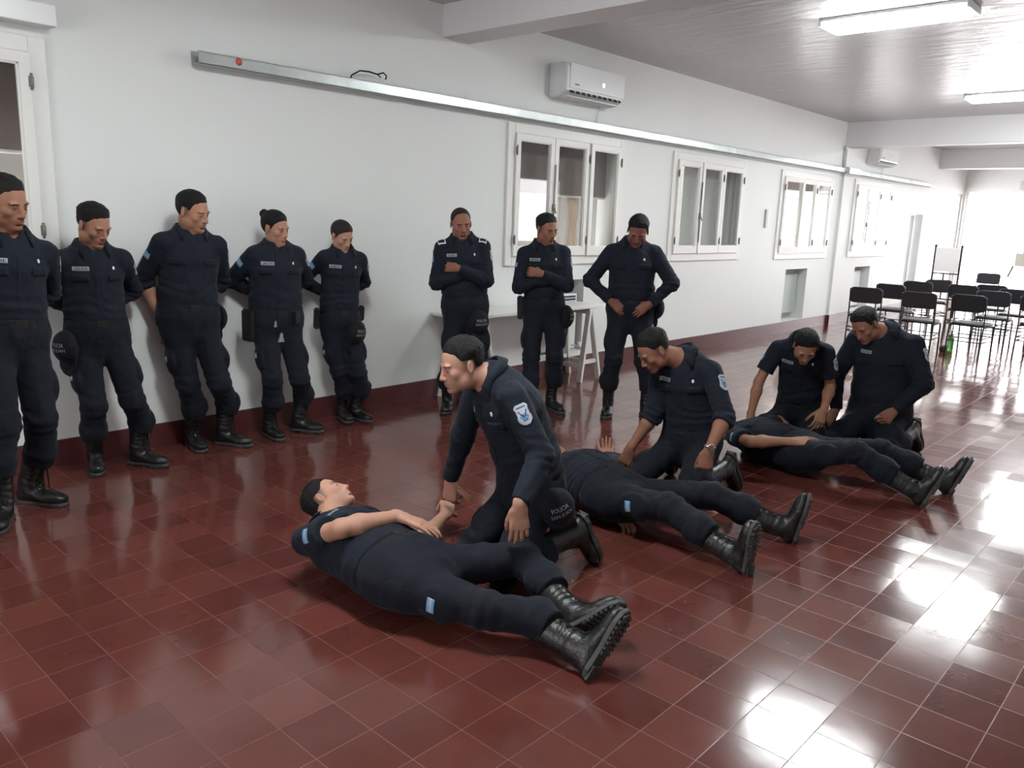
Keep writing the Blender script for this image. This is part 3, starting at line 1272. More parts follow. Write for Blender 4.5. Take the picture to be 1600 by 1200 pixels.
lamp(5.32, .41, 'lit fluorescent ceiling lamp at the top edge, nearest the camera')
lamp(9.95, .45, 'lit fluorescent ceiling lamp farther down the room, at the right edge')
lamp(.2, .41, 'lit fluorescent ceiling lamp in the first bay, above the frame')
lamp(14.7, .41, 'added ceiling lamp brightening the far bay, unseen behind the second beam')  # unseen lamp added to brighten the far end

# ================================================================ people
def ray(px, py):
    return CR * (px - 800) / CAM_F + CU * (600 - py) / CAM_F + CF


def pt_z(px, py, z=0.0):
    d = ray(px, py)
    return CAM_P + d * ((z - CAM_P[2]) / d[2])


def pt_r(px, py, rng):
    d = ray(px, py)
    return CAM_P + d * (rng / math.hypot(d[0], d[1]))


def pt_s(px, py, c, L, sgn):
    """point on the sight line at distance L from c (nearest such side sgn=-1, farther +1)"""
    d = unit(ray(px, py))
    o = CAM_P - c
    b = o @ d
    disc = b * b - (o @ o - L * L)
    if disc <= 0:
        p = CAM_P - d * b
        return c + unit(p - c) * L
    return CAM_P + d * (-b + sgn * math.sqrt(disc))


def yv(deg, pitch=0.0):
    a, p = math.radians(deg), math.radians(pitch)
    return np.array([math.cos(a) * math.cos(p), math.sin(a) * math.cos(p), -math.sin(p)])


def ik(a, b, l1, l2, pole):
    d = b - a
    L = np.linalg.norm(d)
    u = d / (L + 1e-9)
    if L > (l1 + l2) * .999:
        return a + u * l1
    x = (l1 * l1 - l2 * l2 + L * L) / (2 * L)
    h = math.sqrt(max(0, l1 * l1 - x * x))
    p = np.asarray(pole, float)
    p = p - u * (p @ u)
    return a + u * x + unit(p) * h


def to_px(P):
    d = np.asarray(P) - CAM_P
    z = d @ CF
    return 800 + CAM_F * (d @ CR) / z, 600 - CAM_F * (d @ CU) / z


def bvh_of(V, Q):
    return BVHTree.FromPolygons([Vector(v) for v in V.tolist()], [tuple(q) for q in Q.tolist()])


def stick(bvh, c, n, up, pts2, off=.0016, reach=.12):
    """project 2-D points (right, up) around c along -n onto a surface; returns list or None"""
    n = unit(n)
    up = unit(np.asarray(up) - n * (np.asarray(up) @ n))
    rt = np.cross(up, n)
    h0 = bvh.ray_cast(Vector(c + n * reach), Vector(-n), reach * 2.5)
    out = []
    for x, y in pts2:
        o = c + rt * x + up * y + n * reach
        h = bvh.ray_cast(Vector(o), Vector(-n), reach * 2.5)
        if h[0] is None:
            if h0[0] is None:
                return None
            out.append(np.array(h0[0]) + rt * x + up * y + n * off)
        else:
            out.append(np.array(h[0]) + n * off)
    return out


def sprite(name, bvh, c, n, up, w, h, nx, ny, fn, mats, parent, base):
    """cloth badge: grid of cells laid on the cloth; fn(u,v) -> material index or None"""
    pts = [((i / nx - .5) * w, (j / ny - .5) * h) for j in range(ny + 1) for i in range(nx + 1)]
    P = stick(bvh, c, n, up, pts)
    if P is None:
        return None
    bm = bmesh.new()
    vs = [bm.verts.new(p - base) for p in P]
    for j in range(ny):
        for i in range(nx):
            m = fn((i + .5) / nx * 2 - 1, (j + .5) / ny * 2 - 1)
            if m is None:
                continue
            a = j * (nx + 1) + i
            f = bm.faces.new((vs[a], vs[a + 1], vs[a + nx + 2], vs[a + nx + 1]))
            f.material_index = m
            f.smooth = True
    bmesh.ops.delete(bm, geom=[v for v in bm.verts if not v.link_faces], context='VERTS')
    bmesh.ops.solidify(bm, geom=bm.faces[:], thickness=-.0012)
    return obj(name, bm, mats, parent)


def flag_fn(u, v):
    if abs(v) > .36:
        return 1
    return 0


def tag_fn(seed):
    r = random.Random(seed)
    cells = [r.random() for _ in range(40)]

    def fn(u, v):
        if abs(v) < .5 and abs(u) < .86:
            i = int((u + 1) * 12)
            if i % 3 != 2 and not (abs(v) < .2 and cells[i] > .5):
                return 1
        return 0
    return fn


def shield_fn(u, v):
    # shield outline with side notches and a pointed foot
    w = .86 if v > .55 else (.74 + .2 * abs(v - .2) if v > -.2 else .84 * math.sqrt(max(0, 1 - ((-v - .2) / .82) ** 2)) + .04)
    if v > .8:
        w = .86 - (v - .8) * 1.4
    if abs(u) > w:
        return None
    if abs(u) > w - .14 or v > .88:
        return 0
    if v > .52:
        return 2 if (abs(u) < .55 and abs(v - .68) < .07) else 0
    # bird-like wings and crossed bars
    if (u * u) / .12 + ((v - .28) ** 2) / .05 < 1:
        return 0
    if abs(abs(u) - (.05 + .75 * (v + .25))) < .09 and -.25 < v < .35:
        return 3
    if (u * u) / .26 + ((v + .22) ** 2) / .10 < 1:
        return 1 if (int((u + 1) * 8) + int((v + 1) * 8)) % 2 else 2
    if -.62 < v < -.52 and abs(u) < .3:
        return 2
    return 0


TEXTS = {}


def text_tris(s, size=1.0):
    if s in TEXTS:
        return TEXTS[s]
    cu = bpy.data.curves.new('txt', 'FONT')
    cu.body = s
    cu.align_x = 'CENTER'
    cu.size = 1.0
    cu.resolution_u = 2
    o = bpy.data.objects.new('txt', cu)
    COL.objects.link(o)
    dg = bpy.context.evaluated_depsgraph_get()
    me = bpy.data.meshes.new_from_object(o.evaluated_get(dg))
    V = [(v.co.x, v.co.y) for v in me.vertices]
    Fc = [tuple(p.vertices) for p in me.polygons]
    bpy.data.objects.remove(o)
    bpy.data.curves.remove(cu)
    bpy.data.meshes.remove(me)
    TEXTS[s] = (V, Fc)
    return TEXTS[s]


def lettering(bvh, c, n, up, lines, size, parent, base, arch=0.0, name='lettering', m=None):
    bm = bmesh.new()
    for k, s in enumerate(lines):
        V, Fc = text_tris(s)
        pts = [(x * size, y * size + size * (.55 - 1.05 * k) - size * .5 - arch * (x * size) ** 2) for x, y in V]
        P = stick(bvh, c, n, up, pts, off=.002)
        if P is None:
            continue
        vs = [bm.verts.new(p - base) for p in P]
        for f in Fc:
            try:
                bm.faces.new([vs[i] for i in f])
            except ValueError:
                pass
    return obj(name, bm, m or M_PRINT, parent)


CAPS = []


def person(key, label, root, pel, nk, head, tyaw, hfwd, arms, legs, s=1.0, fat=1.0, fatl=None, kind='m', hair='short',
           tone=(.40, .20, .13), sleeve='long', hup=None, tfwd=None, hunch=.015, group=None, cloth=None, face=1.0,
           hs=1.0, hands=None, trim=(), hw=.178, hairmat=None, cap=None, pouches=(), pants=None, shaft=True):
    fatl = fatl or (1 + (fat - 1) * .6)
    root = np.array([root[0], root[1], 0.0])
    R0 = math.hypot(root[0] - CAM_P[0], root[1] - CAM_P[1])
    bas = None

    def res(sp, parent=None, L=None):
        t = sp[0]
        if t == 'z':
            return pt_z(sp[1], sp[2], sp[3])
        if t == 'd':
            return pt_r(sp[1], sp[2], R0 + sp[3])
        if t == 's':
            return pt_s(sp[1], sp[2], parent, L, sp[3])
        if t == 'h':
            p = pt_r(sp[1], sp[2], R0)
            return np.array([p[0], p[1], sp[3]])
        if t == 'w':
            return np.array(sp[1:4], float)
        if t == 'f':
            p = pt_z(sp[1], sp[2], 0)
            return p + np.array([0, 0, .085])
        if t == 'b':
            return pel_ + bas @ (np.array(sp[1:4]) * s)
        if t == 'c':
            return nk_ + bas @ (np.array(sp[1:4]) * s)
    pel_ = res(pel)
    nk_ = res(nk)
    up = unit(nk_ - pel_)
    fw = tfwd if tfwd is not None else yv(tyaw)
    bas = basis(fw, up)
    bas = np.stack([unit(np.cross(unit(np.cross(up, fw)), up)), unit(np.cross(up, fw)), up], 1)
    F_, L_, U_ = bas[:, 0], bas[:, 1], bas[:, 2]
    hd = res(head)
    hR = basis(hfwd, hup if hup is not None else unit(hd - nk_) * .5 + np.array([0, 0, 1.0]))
    Lt = np.linalg.norm(nk_ - pel_)

    def sp_(u):
        t = u / .50
        return pel_ + U_ * (t * Lt) - F_ * hunch * 4 * t * (1 - t) * (1 if 0 < t < 1 else 0)
    hip = {a: pel_ + L_ * a * .090 * s - U_ * .01 for a in (1, -1)}
    shc = sp_(.50) - U_ * .086 * s
    sh = {a: shc + L_ * a * hw * s + F_ * .005 for a in (1, -1)}
    J = {}
    for a, nm in ((1, 'L'), (-1, 'R')):
        A = arms[nm]
        if 'sh' in A:
            sh[a] = sh[a] + bas @ (np.array(A['sh']) * s)
        if 'pole' in A:
            w = res(A['w'])
            p = bas @ np.array(A['pole']) if not A.get('world') else np.array(A['pole'], float)
            e = ik(sh[a], w, .285 * s, .255 * s, p)
            # keep the true forearm length
            w = e + unit(w - e) * min(np.linalg.norm(w - e), .262 * s)
        else:
            e = res(A['e'], sh[a], .285 * s)
            e = sh[a] + unit(e - sh[a]) * .285 * s
            w = res(A['w'], e, .255 * s)
            w = e + unit(w - e) * .255 * s
        G = legs[nm]
        if 'kd' in G:      # kneeling: knee on the floor, shin lying back from it
            kd, ad = yv(G['kd']), yv(G['ad'])
            hz = hip[a][2] - .075
            G['k'] = ('w', *(hip[a] + kd * math.sqrt(max(.01, (.415 * s) ** 2 - hz * hz)) - np.array([0, 0, hz])))
            G['a'] = ('w', *(np.array(G['k'][1:]) + ad * .395 * s + np.array([0, 0, G.get('az', .165) - .075])))
            if 'foot' not in G:
                G['foot'] = ad * .42 + np.array([0, 0, -.9])
        ak = res(G['a'])
        kp = bas @ np.array(G.get('pole', (1, 0, 0))) if not G.get('world') else np.array(G['pole'], float)
        kn = res(G['k']) if 'k' in G else ik(hip[a], ak, .415 * s, .405 * s, kp)
        J[a] = dict(sh=sh[a], e=e, w=w, hip=hip[a], k=kn, a=ak, A=A, G=G)
    print('%-4s torso %.2f head-neck %.2f | ' % (key, Lt, np.linalg.norm(hd - nk_)) + ' '.join(
        '%s ua %.2f fa %.2f th %.2f sk %.2f sh(%d,%d)' % (nm, np.linalg.norm(J[a]['e'] - J[a]['sh']), np.linalg.norm(J[a]['w'] - J[a]['e']),
                                                np.linalg.norm(J[a]['k'] - J[a]['hip']), np.linalg.norm(J[a]['a'] - J[a]['k']), *to_px(J[a]['sh']))
        for a, nm in ((1, 'L'), (-1, 'R'))), 'pelz %.2f nkz %.2f hdz %.2f' % (pel_[2], nk_[2], hd[2]))

    # ------------ how each boot stands; the shin runs up inside its shaft
    for a in (1, -1):
        j = J[a]
        G = j['G']
        shank = unit(j['k'] - j['a'])
        fd = G['foot']
        fd = yv(fd) if np.isscalar(fd) else unit(np.asarray(fd, float))
        fup = np.array(G.get('fup', (0, 0, 1)), float) if np.isscalar(G['foot']) or 'fup' in G else shank
        fl = unit(np.cross(fup, fd))
        if 'zoff' in G:
            shank = unit(shank + np.array(G['zoff']))
            fl = unit(np.cross(shank, fd))
        zb = unit(shank - fl * (shank @ fl))
        ang = round(math.asin(max(-1, min(1, -(fd @ zb)))) / .05) * .05
        ang = max(-.5, min(1.0, ang))
        if np.isscalar(G['foot']):     # standing: keep the sole exactly flat
            Rf_ = np.array(Matrix.Rotation(ang, 3, 'Y'))
            Rw = np.stack([fd, fl, np.cross(fd, fl)], 1) @ Rf_.T
        else:
            Rw = np.stack([np.cross(fl, zb), fl, zb], 1)
        j['boot'] = (ang, Rw)
        j['zb'] = Rw[:, 2]
    hsc = s * hs
    # ------------ body
    B = Field()
    prof = [(-.05, .130, .085), (.02, .150, .100), (.11, .132, .094), (.22, .134, .100), (.35, .152, .108), (.43, .125, .085), (.49, .062, .055)]

    def torso(F, lo, hi, add, c0=False, c1=False, pr=prof, k=.03):
        us = [q[0] for q in pr]
        fa = [q[1] for q in pr]
        fb = [q[2] for q in pr]
        xs = [lo] + [q for q in us if lo < q < hi] + [hi]
        for i in range(len(xs) - 1):
            e = []
            for x in (xs[i], xs[i + 1]):
                f_ = fat if x < .42 else 1 + (fat - 1) * .5
                e.append((np.interp(x, us, fa) * s * f_ + add, np.interp(x, us, fb) * s * f_ + add))
            F.econe(sp_(xs[i]), sp_(xs[i + 1]), L_, e[0], e[1], k if i else 0.0, c0=(c0 and i == 0), c1=(c1 and i == len(xs) - 2))
    torso(B, -.05, .49, 0)
    for a in (1, -1):
        j = J[a]
        B.cone(sp_(.465), j['sh'], .036 * s, .038 * s, .05)
        sf = fatl * (.84 if sleeve == 'long' else 1)
        B.cone(j['sh'], j['e'], .044 * s * sf, .036 * s * sf, .03)
        mid = j['e'] + (j['w'] - j['e']) * .3
        B.cone(j['e'], mid, .036 * s * sf, .040 * s * sf, .02)
        B.cone(mid, j['w'], .040 * s * sf, .025 * s, .02)
        B.cone(j['hip'], j['k'], .072 * s * fatl, .050 * s, .03)
        top_ = j['a'] + j['zb'] * .19 * s
        B.cone(j['k'], top_, .048 * s, .034 * s, .02)
        B.cone(top_, j['a'], .034 * s, .028 * s, .02)
    nt = hd + hR @ (np.array([-.022, 0, -.045]) * hsc)
    nr = .050 * s if kind == 'f' else .057 * s * (1 + (fat - 1) * .5)
    B.cone(sp_(.47), nt, nr * 1.06, nr, .03)
    head_field(B, hd, hR, hsc, kind, face)
    hr = {}
    for a, nm in ((1, 'L'), (-1, 'R')):
        j = J[a]
        H = dict(j['A'].get('h', {}))
        fd = unit(j['w'] - j['e'])
        d = H.pop('dir', None)
        bd = H.pop('bdir', None)
        if bd is not None:
            d = bas @ np.array(bd, float)
        bb = H.pop('bback', None)
        if bb is not None:
            H['back'] = bas @ np.array(bb, float)
        d = fd if d is None else unit(np.asarray(d, float))
        bk = np.asarray(H.pop('back', L_ * a + F_ * .2), float)
        bk = unit(bk - d * (bk @ d))
        th = np.cross(bk, d) * (-a)     # thumb side for a left (a=1) / right hand
        # right-handed check: left hand, fingers down, back outward -> thumb forward
        Rh = np.stack([d, th, bk], 1)
        hr[a] = (j['w'] + d * .015 * s, Rh)
        sc = s * (1.05 if kind == 'm' else .93)
        hand_field(B, hr[a][0], Rh, sc, a, **H)
    V, Q = polygonise(B, .0052, project=1)
    # tone per vertex: the skin's own colours (lips, brows, shaved hair)
    T = np.tile(np.array(tone), (len(V), 1))
    L = (V - hd) @ hR / hsc
    near = (np.abs(L) < .16).all(1)
    x, y, z = L[:, 0], L[:, 1], L[:, 2]

    def mix(mask, c, f=1.0):
        m = (np.clip(mask, 0, 1) * f * near)[:, None]
        T[:] = T * (1 - m) + np.array(c) * m
    lip = 1.35 - (np.abs(y) / .021) ** 2 - ((z + .0655) / .0085) ** 2
    mix(lip * 2 * (x > .075), (tone[0] * .80, tone[1] * .55, tone[2] * .58), .8)
    if kind == 'm':
        jaw = np.clip((-.045 - z) / .02, 0, 1) * np.clip((x + .01) / .02, 0, 1)
        mix(jaw, tuple(q * .72 for q in tone), .45)
        mo = np.clip(1.2 - (y / .026) ** 2 - ((z + .050) / .006) ** 2, 0, 1) * (x > .08)
        mix(mo, tuple(q * .6 for q in tone), .5)
    br = 1.3 - ((np.abs(y) - .031) / .019) ** 2 - ((z - .0175 + np.abs(np.abs(y) - .028) * .12) / (.0042 if kind == 'm' else .003)) ** 2
    mix(br * 2 * (x > .06), (.018, .012, .010), .92)
    ln = 1.2 - ((np.abs(y) - .031) / .0145) ** 2 - ((z - .0035) / .0028) ** 2
    mix(ln * 2 * (x > .07), (.03, .02, .018), .75)
    if hair in ('short', 'crop', 'receding'):
        zf = .04 if hair != 'crop' else .035
        fd_ = np.clip((z + .035) / (zf + .035), 0, 1) * np.clip((.034 - x) / .02, 0, 1) * ((np.abs(y) < .0785) | (z > .026))
        fd_ = fd_ * np.clip((z + .06) / .02, 0, 1)
        mix(fd_, (.022, .017, .015), .80)
    if hair == 'receding':
        mix(np.clip((z - .05) / .03, 0, 1) * np.clip((.05 - x) / .03, 0, 1), (.06, .035, .025), .5)
    # eyes: the opening between the lids, dark
    me = np_mesh('person', V - root, Q)
    ca = me.color_attributes.new('tone', 'FLOAT_COLOR', 'POINT')
    ca.data.foreach_set('color', np.concatenate([T, np.ones((len(T), 1))], 1).astype(np.float32).ravel())
    body = obj('person', me, M_SKIN)
    body.location = root
    tag(body, label, 'person', group)
    # eyes
    for a in (1, -1):
        bm = bmesh.new()
        bmesh.ops.create_uvsphere(bm, u_segments=16, v_segments=10, radius=1)
        bmesh.ops.scale(bm, vec=(.0125, .0122, .0046), verts=bm.verts)
        bmesh.ops.translate(bm, vec=(.0765, a * .031, -.0035), verts=bm.verts)
        v0 = len(bm.faces)
        r2 = bmesh.ops.create_uvsphere(bm, u_segments=12, v_segments=8, radius=.0066)
        bmesh.ops.translate(bm, vec=(.0828, a * .031, -.0052), verts=r2['verts'])
        for i, f in enumerate(bm.faces):
            f.smooth = True
            f.material_index = 0 if i < v0 else 1
        e = obj('eye', bm, [M_EYEW, M_IRIS], body)
        e.matrix_local = M4(hd - root, hR, hsc)
    if hair not in HAIR:
        HAIR[hair] = hair_mesh(hair)
    hme = HAIR[hair].copy()
    h = obj('hair', hme, hairmat or M_HAIR, body)
    h.matrix_local = M4(hd - root, hR, hsc)
    # ------------ shirt
    S = Field()
    pr = [(.08, .156, .116), (.15, .156, .118), (.25, .150, .114), (.35, .160, .118), (.43, .132, .092), (.485, .072, .066)]
    torso(S, .095, .480, .010, c0=True, pr=pr, k=.03)
    for a, nm in ((1, 'L'), (-1, 'R')):
        j = J[a]
        S.cone(sp_(.478), j['sh'] - L_ * a * .03 * s + U_ * .012 * s, .040 * s, .044 * s, .05)
        if sleeve == 'short':
            e2 = j['sh'] + (j['e'] - j['sh']) * .68
            S.cut_cone(j['sh'] - L_ * a * .008 * s, e2, .0585 * s * fatl, .065 * s * fatl, .03)
        else:
            S.cone(j['sh'] - L_ * a * .008 * s, j['e'], .0585 * s * fatl, .054 * s * fatl, .03)
            if sleeve == 'rolled':
                e2 = j['e'] + (j['w'] - j['e']) * .22
                S.cut_cone(j['e'], e2, .054 * s * fatl, .053 * s * fatl, .012)
                e3 = j['e'] + (j['w'] - j['e']) * .05
                S.cut_cone(e3, e2, .060 * s * fatl, .058 * s * fatl, .006, c0=True)
            else:
                e2 = j['e'] + (j['w'] - j['e']) * .97
                S.cut_cone(j['e'], e2, .053 * s * fatl, .040 * s, .02)
                e3 = j['e'] + (j['w'] - j['e']) * .74
                S.cut_cone(e3, e2, .044 * s, .0405 * s, .004, c0=True)
    # neck opening
    nkd = unit(nt - sp_(.47))
    S.cone(sp_(.47) + nkd * .045, sp_(.47) + nkd * .16, nr + .008, nr + .03, .010, 's')
    S.cone(nk_ + F_ * .075 * s + U_ * .03, nk_ + F_ * .105 * s - U_ * .045 * s, .034, .012, .012, 's')
    ew = {a: (J[a]['sh'], J[a]['e'], J[a]['w']) for a in (1, -1)}

    def wrinkle(V, N, amp, base):
        n1 = nz(V * np.array([1, 1, .55]), 13, 3 + base)
        n2 = nz(V, 27, 5 + base)
        rid = 1 - 2 * np.abs(n1)
        return V + N * (amp * (.75 * rid + .45 * n2))[:, None]
    V, Q = polygonise(S, .008, project=1)
    N = normals_of(V, Q)
    V = wrinkle(V, N, .0042, key.__len__() + int(root[0] * 3) % 5)
    for a in (1, -1):      # creases round the elbows
        sh_, e_, w_ = ew[a]
        q = V - e_
        ax = unit(w_ - sh_)
        d = np.sqrt((q * q).sum(1))
        ph = (q @ ax) * 150 + 2.2 * nz(V, 16, 9)
        V = V + N * (np.clip(1 - d / .13, 0, 1) * .0048 * np.sin(ph))[:, None]
    c = sp_(.18)
    q = (V - c) @ U_
    V = V + N * (np.clip(1 - np.abs(q) / .10, 0, 1) * .0032 * np.sin(q * 95 + 7 * nz(V, 6, 4)))[:, None]
    cl = cloth or M_NAVY
    shirt = obj('shirt', np_mesh('shirt', V - root, Q), cl, body)
    sb = bvh_of(V, Q)
    # collar
    nax = unit(nkd * .4 + U_ * .6)
    nf = unit(F_ - nax * (F_ @ nax))
    nl = np.cross(nax, nf)
    cc = sp_(.47) + nax * .052 * s
    bm = bmesh.new()
    rows = []
    for i in range(25):
        th = math.radians(-146 + 292 * i / 24)
        dr = -nf * math.cos(th) + nl * math.sin(th)
        fl = max(0, (abs(th) - 1.9) / .65)
        r0 = (nr + .017) * (1 + .14 * fl)
        drop = -.035 * fl
        prt = [cc + dr * (r0 + .004) + nax * (-.024 + drop), cc + dr * (r0 + .000) + nax * (.020 + drop * .9),
               cc + dr * (r0 + .009) + nax * (.022 + drop * .9), cc + dr * (r0 + .032 + .010 * fl) + nax * (-.016 + drop * 1.1 - .024 * fl)]
        rows.append([bm.verts.new(p - root) for p in prt])
    for A_, B_ in zip(rows, rows[1:]):
        for k in range(3):
            f = bm.faces.new((A_[k], B_[k], B_[k + 1], A_[k + 1]))
            f.smooth = True
    bmesh.ops.recalc_face_normals(bm, faces=bm.faces[:])
    bmesh.ops.solidify(bm, geom=bm.faces[:], thickness=.003)
    obj('collar', bm, cl, shirt)
    # button placket down the chest
    pts = [(0, -q * .03) for q in range(0, 11)]
    P = stick(sb, sp_(.42) + F_ * .05, F_, U_, pts, off=.001)
    if P:
        bm = bmesh.new()
        for p, p2 in zip(P, P[1:]):
            bar(bm, p - root, p2 - root, .026, .002, up=F_)
        obj('placket', bm, cl, shirt)
    # chest pockets
    for a in (1, -1):
        cpos = sp_(.335) + L_ * a * .078 * s
        nn = unit(F_ + L_ * a * .3)
        sprite('pocket_flap', sb, cpos + F_ * .05, nn, U_, .10 * s, .045 * s, 6, 3, lambda u, v: 0 if v > -.8 or abs(u) < .7 else None, [cl], shirt, root)
    for t_ in trim:
        if t_ == 'tag':
            sprite('name_tape', sb, sp_(.385) - L_ * .075 * s + F_ * .06, unit(F_ - L_ * .3), U_, .088, .024, 24, 5, tag_fn(key), [M_TAG, M_TAGD], shirt, root)
        if t_ == 'pin':
            sprite('pin', sb, sp_(.385) + L_ * .075 * s + F_ * .06, unit(F_ + L_ * .3), U_, .014, .020, 5, 6, lambda u, v: 0 if u * u + v * v < 1 else None, [M_PIN], shirt, root)
        if t_ in ('flag', 'shield', 'flagL', 'shieldR'):
            a = {'flag': -1, 'shield': 1, 'flagL': 1, 'shieldR': -1}[t_]
            j = J[a]
            ax = unit(j['sh'] - j['e'])
            out = L_ * a
            out = unit(out - ax * (out @ ax) + F_ * .25)
            if t_.startswith('flag'):
                cpos = j['sh'] + (j['e'] - j['sh']) * .36
                sprite('flag_patch', sb, cpos, out, ax, .062, .040, 12, 8, flag_fn, [M_PATCHW, M_PATCHB], shirt, root)
            else:
                cpos = j['sh'] + (j['e'] - j['sh']) * .30
                sprite('shield_patch', sb, cpos, out, ax, .074, .096, 26, 32, shield_fn, [M_PATCHW, M_PATCHB, M_PATCHD, M_DARK], shirt, root)
    if 'epaulette' in trim:
        for a in (1, -1):
            sprite('epaulette', sb, J[a]['sh'] + U_ * .05 - L_ * a * .012, unit(U_ + L_ * a * .35), F_, .060, .105, 12, 16,
                   lambda u, v: 0 if (abs(u) > .78 or abs(v) > .86) else None, [M_PIN], shirt, root)
    # ------------ trousers
    Tf = Field()
    pr = [(-.06, .140, .098), (.02, .166, .116), (.07, .158, .112), (.11, .150, .107)]
    us = [q[0] for q in pr]
    def tr(x):
        return (np.interp(x, us, [q[1] for q in pr]) * s * fat + .010, np.interp(x, us, [q[2] for q in pr]) * s * fat + .010)
    xs = [-.06, .02, .06, .100]
    for i in range(3):
        Tf.econe(sp_(xs[i]), sp_(xs[i + 1]), L_, tr(xs[i]), tr(xs[i + 1]), .03 if i else 0, c1=(i == 2))
    ends = {}
    for a in (1, -1):
        j = J[a]
        Tf.cone(j['hip'] - L_ * a * .004, j['k'], .090 * s * fatl, .069 * s, .04)
        Lk = np.linalg.norm(j['a'] - j['k'])
        sd = -j['zb']
        en = j['a'] - sd * .150 * s
        en2 = j['a'] - sd * .220 * s
        Tf.cone(j['k'], en2, .068 * s, .071 * s, .03)
        Tf.ball(en2, .078 * s, .02)
        Tf.cut_cone(en2, en, .078 * s, .069 * s, .012)
        ends[a] = (en2, sd)
        # cargo pocket
        td = unit(j['k'] - j['hip'])
        o_ = unit(L_ * a - td * (L_ @ td) * a)
        pc = j['hip'] + (j['k'] - j['hip']) * .60 + o_ * .070 * s
        Rp = np.stack([np.cross(o_, td), o_, -td], 1)
        Tf.ell(pc, Rp, (.068 * s, .028 * s, .085 * s), .018)
        J[a]['pocket'] = (pc, o_, -td)
    V, Q = polygonise(Tf, .009, project=1)
    N = normals_of(V, Q)
    V = wrinkle(V, N, .0058, 11)
    for a in (1, -1):
        j = J[a]
        for cpt, rr, am in ((j['k'], .14, .0065), (ends[a][0], .10, .0080), (j['hip'], .13, .0045)):
            q = V - cpt
            ax = unit(j['a'] - j['k']) if cpt is not j['hip'] else unit(j['k'] - j['hip'])
            d = np.sqrt((q * q).sum(1))
            ph = (q @ ax) * 105 + 3.0 * nz(V, 11, 21)
            V = V + N * (np.clip(1 - d / rr, 0, 1) * am * np.sin(ph))[:, None]
    tro = obj('trousers', np_mesh('trousers', V - root, Q), pants or M_NAVY2, body)
    tb = bvh_of(V, Q)
    for a in ((-1, 1) if 'pflag2' in trim else (-1,)):
        pc, o_, u_ = J[a]['pocket']
        if 'pflag' in trim or 'pflag2' in trim:
            sprite('flag_patch', tb, pc + u_ * .02, o_, u_, .058, .036, 10, 6, flag_fn, [M_PATCHW, M_PATCHB], tro, root)
    # belt with buckle and pouches
    bm = bmesh.new()
    rows = []
    for i in range(48):
        t = 2 * PI * i / 48
        row = []
        for du, ex in ((-.020, .004), (-.020, .010), (.024, .010), (.024, .004)):
            ea, eb = tr(.078)
            c_ = sp_(.078)
            p = c_ + L_ * (ea + ex) * math.cos(t) + F_ * (eb + ex) * math.sin(t) + U_ * du * s
            row.append(bm.verts.new(p - root))
        rows.append(row)
    for i in range(48):
        A_, B_ = rows[i], rows[(i + 1) % 48]
        for k in range(4):
            f = bm.faces.new((A_[k], A_[(k + 1) % 4], B_[(k + 1) % 4], B_[k]))
            f.smooth = True
    bmesh.ops.recalc_face_normals(bm, faces=bm.faces[:])
    belt = obj('belt', bm, M_BELT, body)
    ea, eb = tr(.078)
    Mb = M4(sp_(.078) + F_ * (eb + .010) - root, bas)
    bm = bmesh.new()
    box(bm, -.002, .006, -.030, .030, -.022, .022, Mb)
    bmesh.ops.bevel(bm, geom=bm.edges[:], offset=.002, segments=1, affect='EDGES')
    obj('buckle', bm, M_LACE, belt)
    for t, w_, h_, dp, drop in pouches:
        t = math.radians(t)     # 0 = left side, 90 = front, 180 = right side
        dr = unit(L_ * math.cos(t) / ea + F_ * math.sin(t) / eb)
        c_ = sp_(.078) + L_ * ea * math.cos(t) + F_ * eb * math.sin(t) + dr * (.012 + dp / 2) - U_ * drop
        Rp = basis(dr, U_)
        bm = bmesh.new()
        box(bm, -dp / 2, dp / 2, -w_ / 2, w_ / 2, -h_ / 2, h_ / 2, M4(c_ - root, Rp))
        bmesh.ops.bevel(bm, geom=bm.edges[:], offset=.010, segments=2, affect='EDGES')
        obj('holster' if h_ > .15 else 'belt_pouch', bm, M_LEATHER, belt)
    # ------------ boots
    for a in (1, -1):
        ang, Rw = J[a]['boot']
        meshes = boot_meshes(ang)
        bo = obj('boot', meshes[0], None, body)
        if not meshes[0].materials:
            meshes[0].materials.append(M_LEATHER)
            meshes[1].materials.append(M_SOLE)
            meshes[2].materials.append(M_LACE)
        bo.matrix_local = M4(J[a]['a'] - root, Rw, s)
        obj('boot_sole', meshes[1], None, bo)
        obj('bootlace', meshes[2], None, bo)
    out = dict(J=J, bas=bas, sp=sp_, body=body, root=root, sb=sb, tb=tb, hand=hr, shirt=shirt, trousers=tro, belt=belt, tr=tr, nk=nk_, s=s)
    if cap is not None:
        t, drop, lab, txt = cap[:4]
        t = math.radians(t)
        dr = unit(L_ * math.cos(t) / ea + F_ * math.sin(t) / eb)
        c_ = sp_(.078) + L_ * ea * math.cos(t) + F_ * eb * math.sin(t) + dr * .022 - U_ * drop
        make_cap(c_, dr, U_ if len(cap) < 5 else cap[4], lab, txt)
    return out


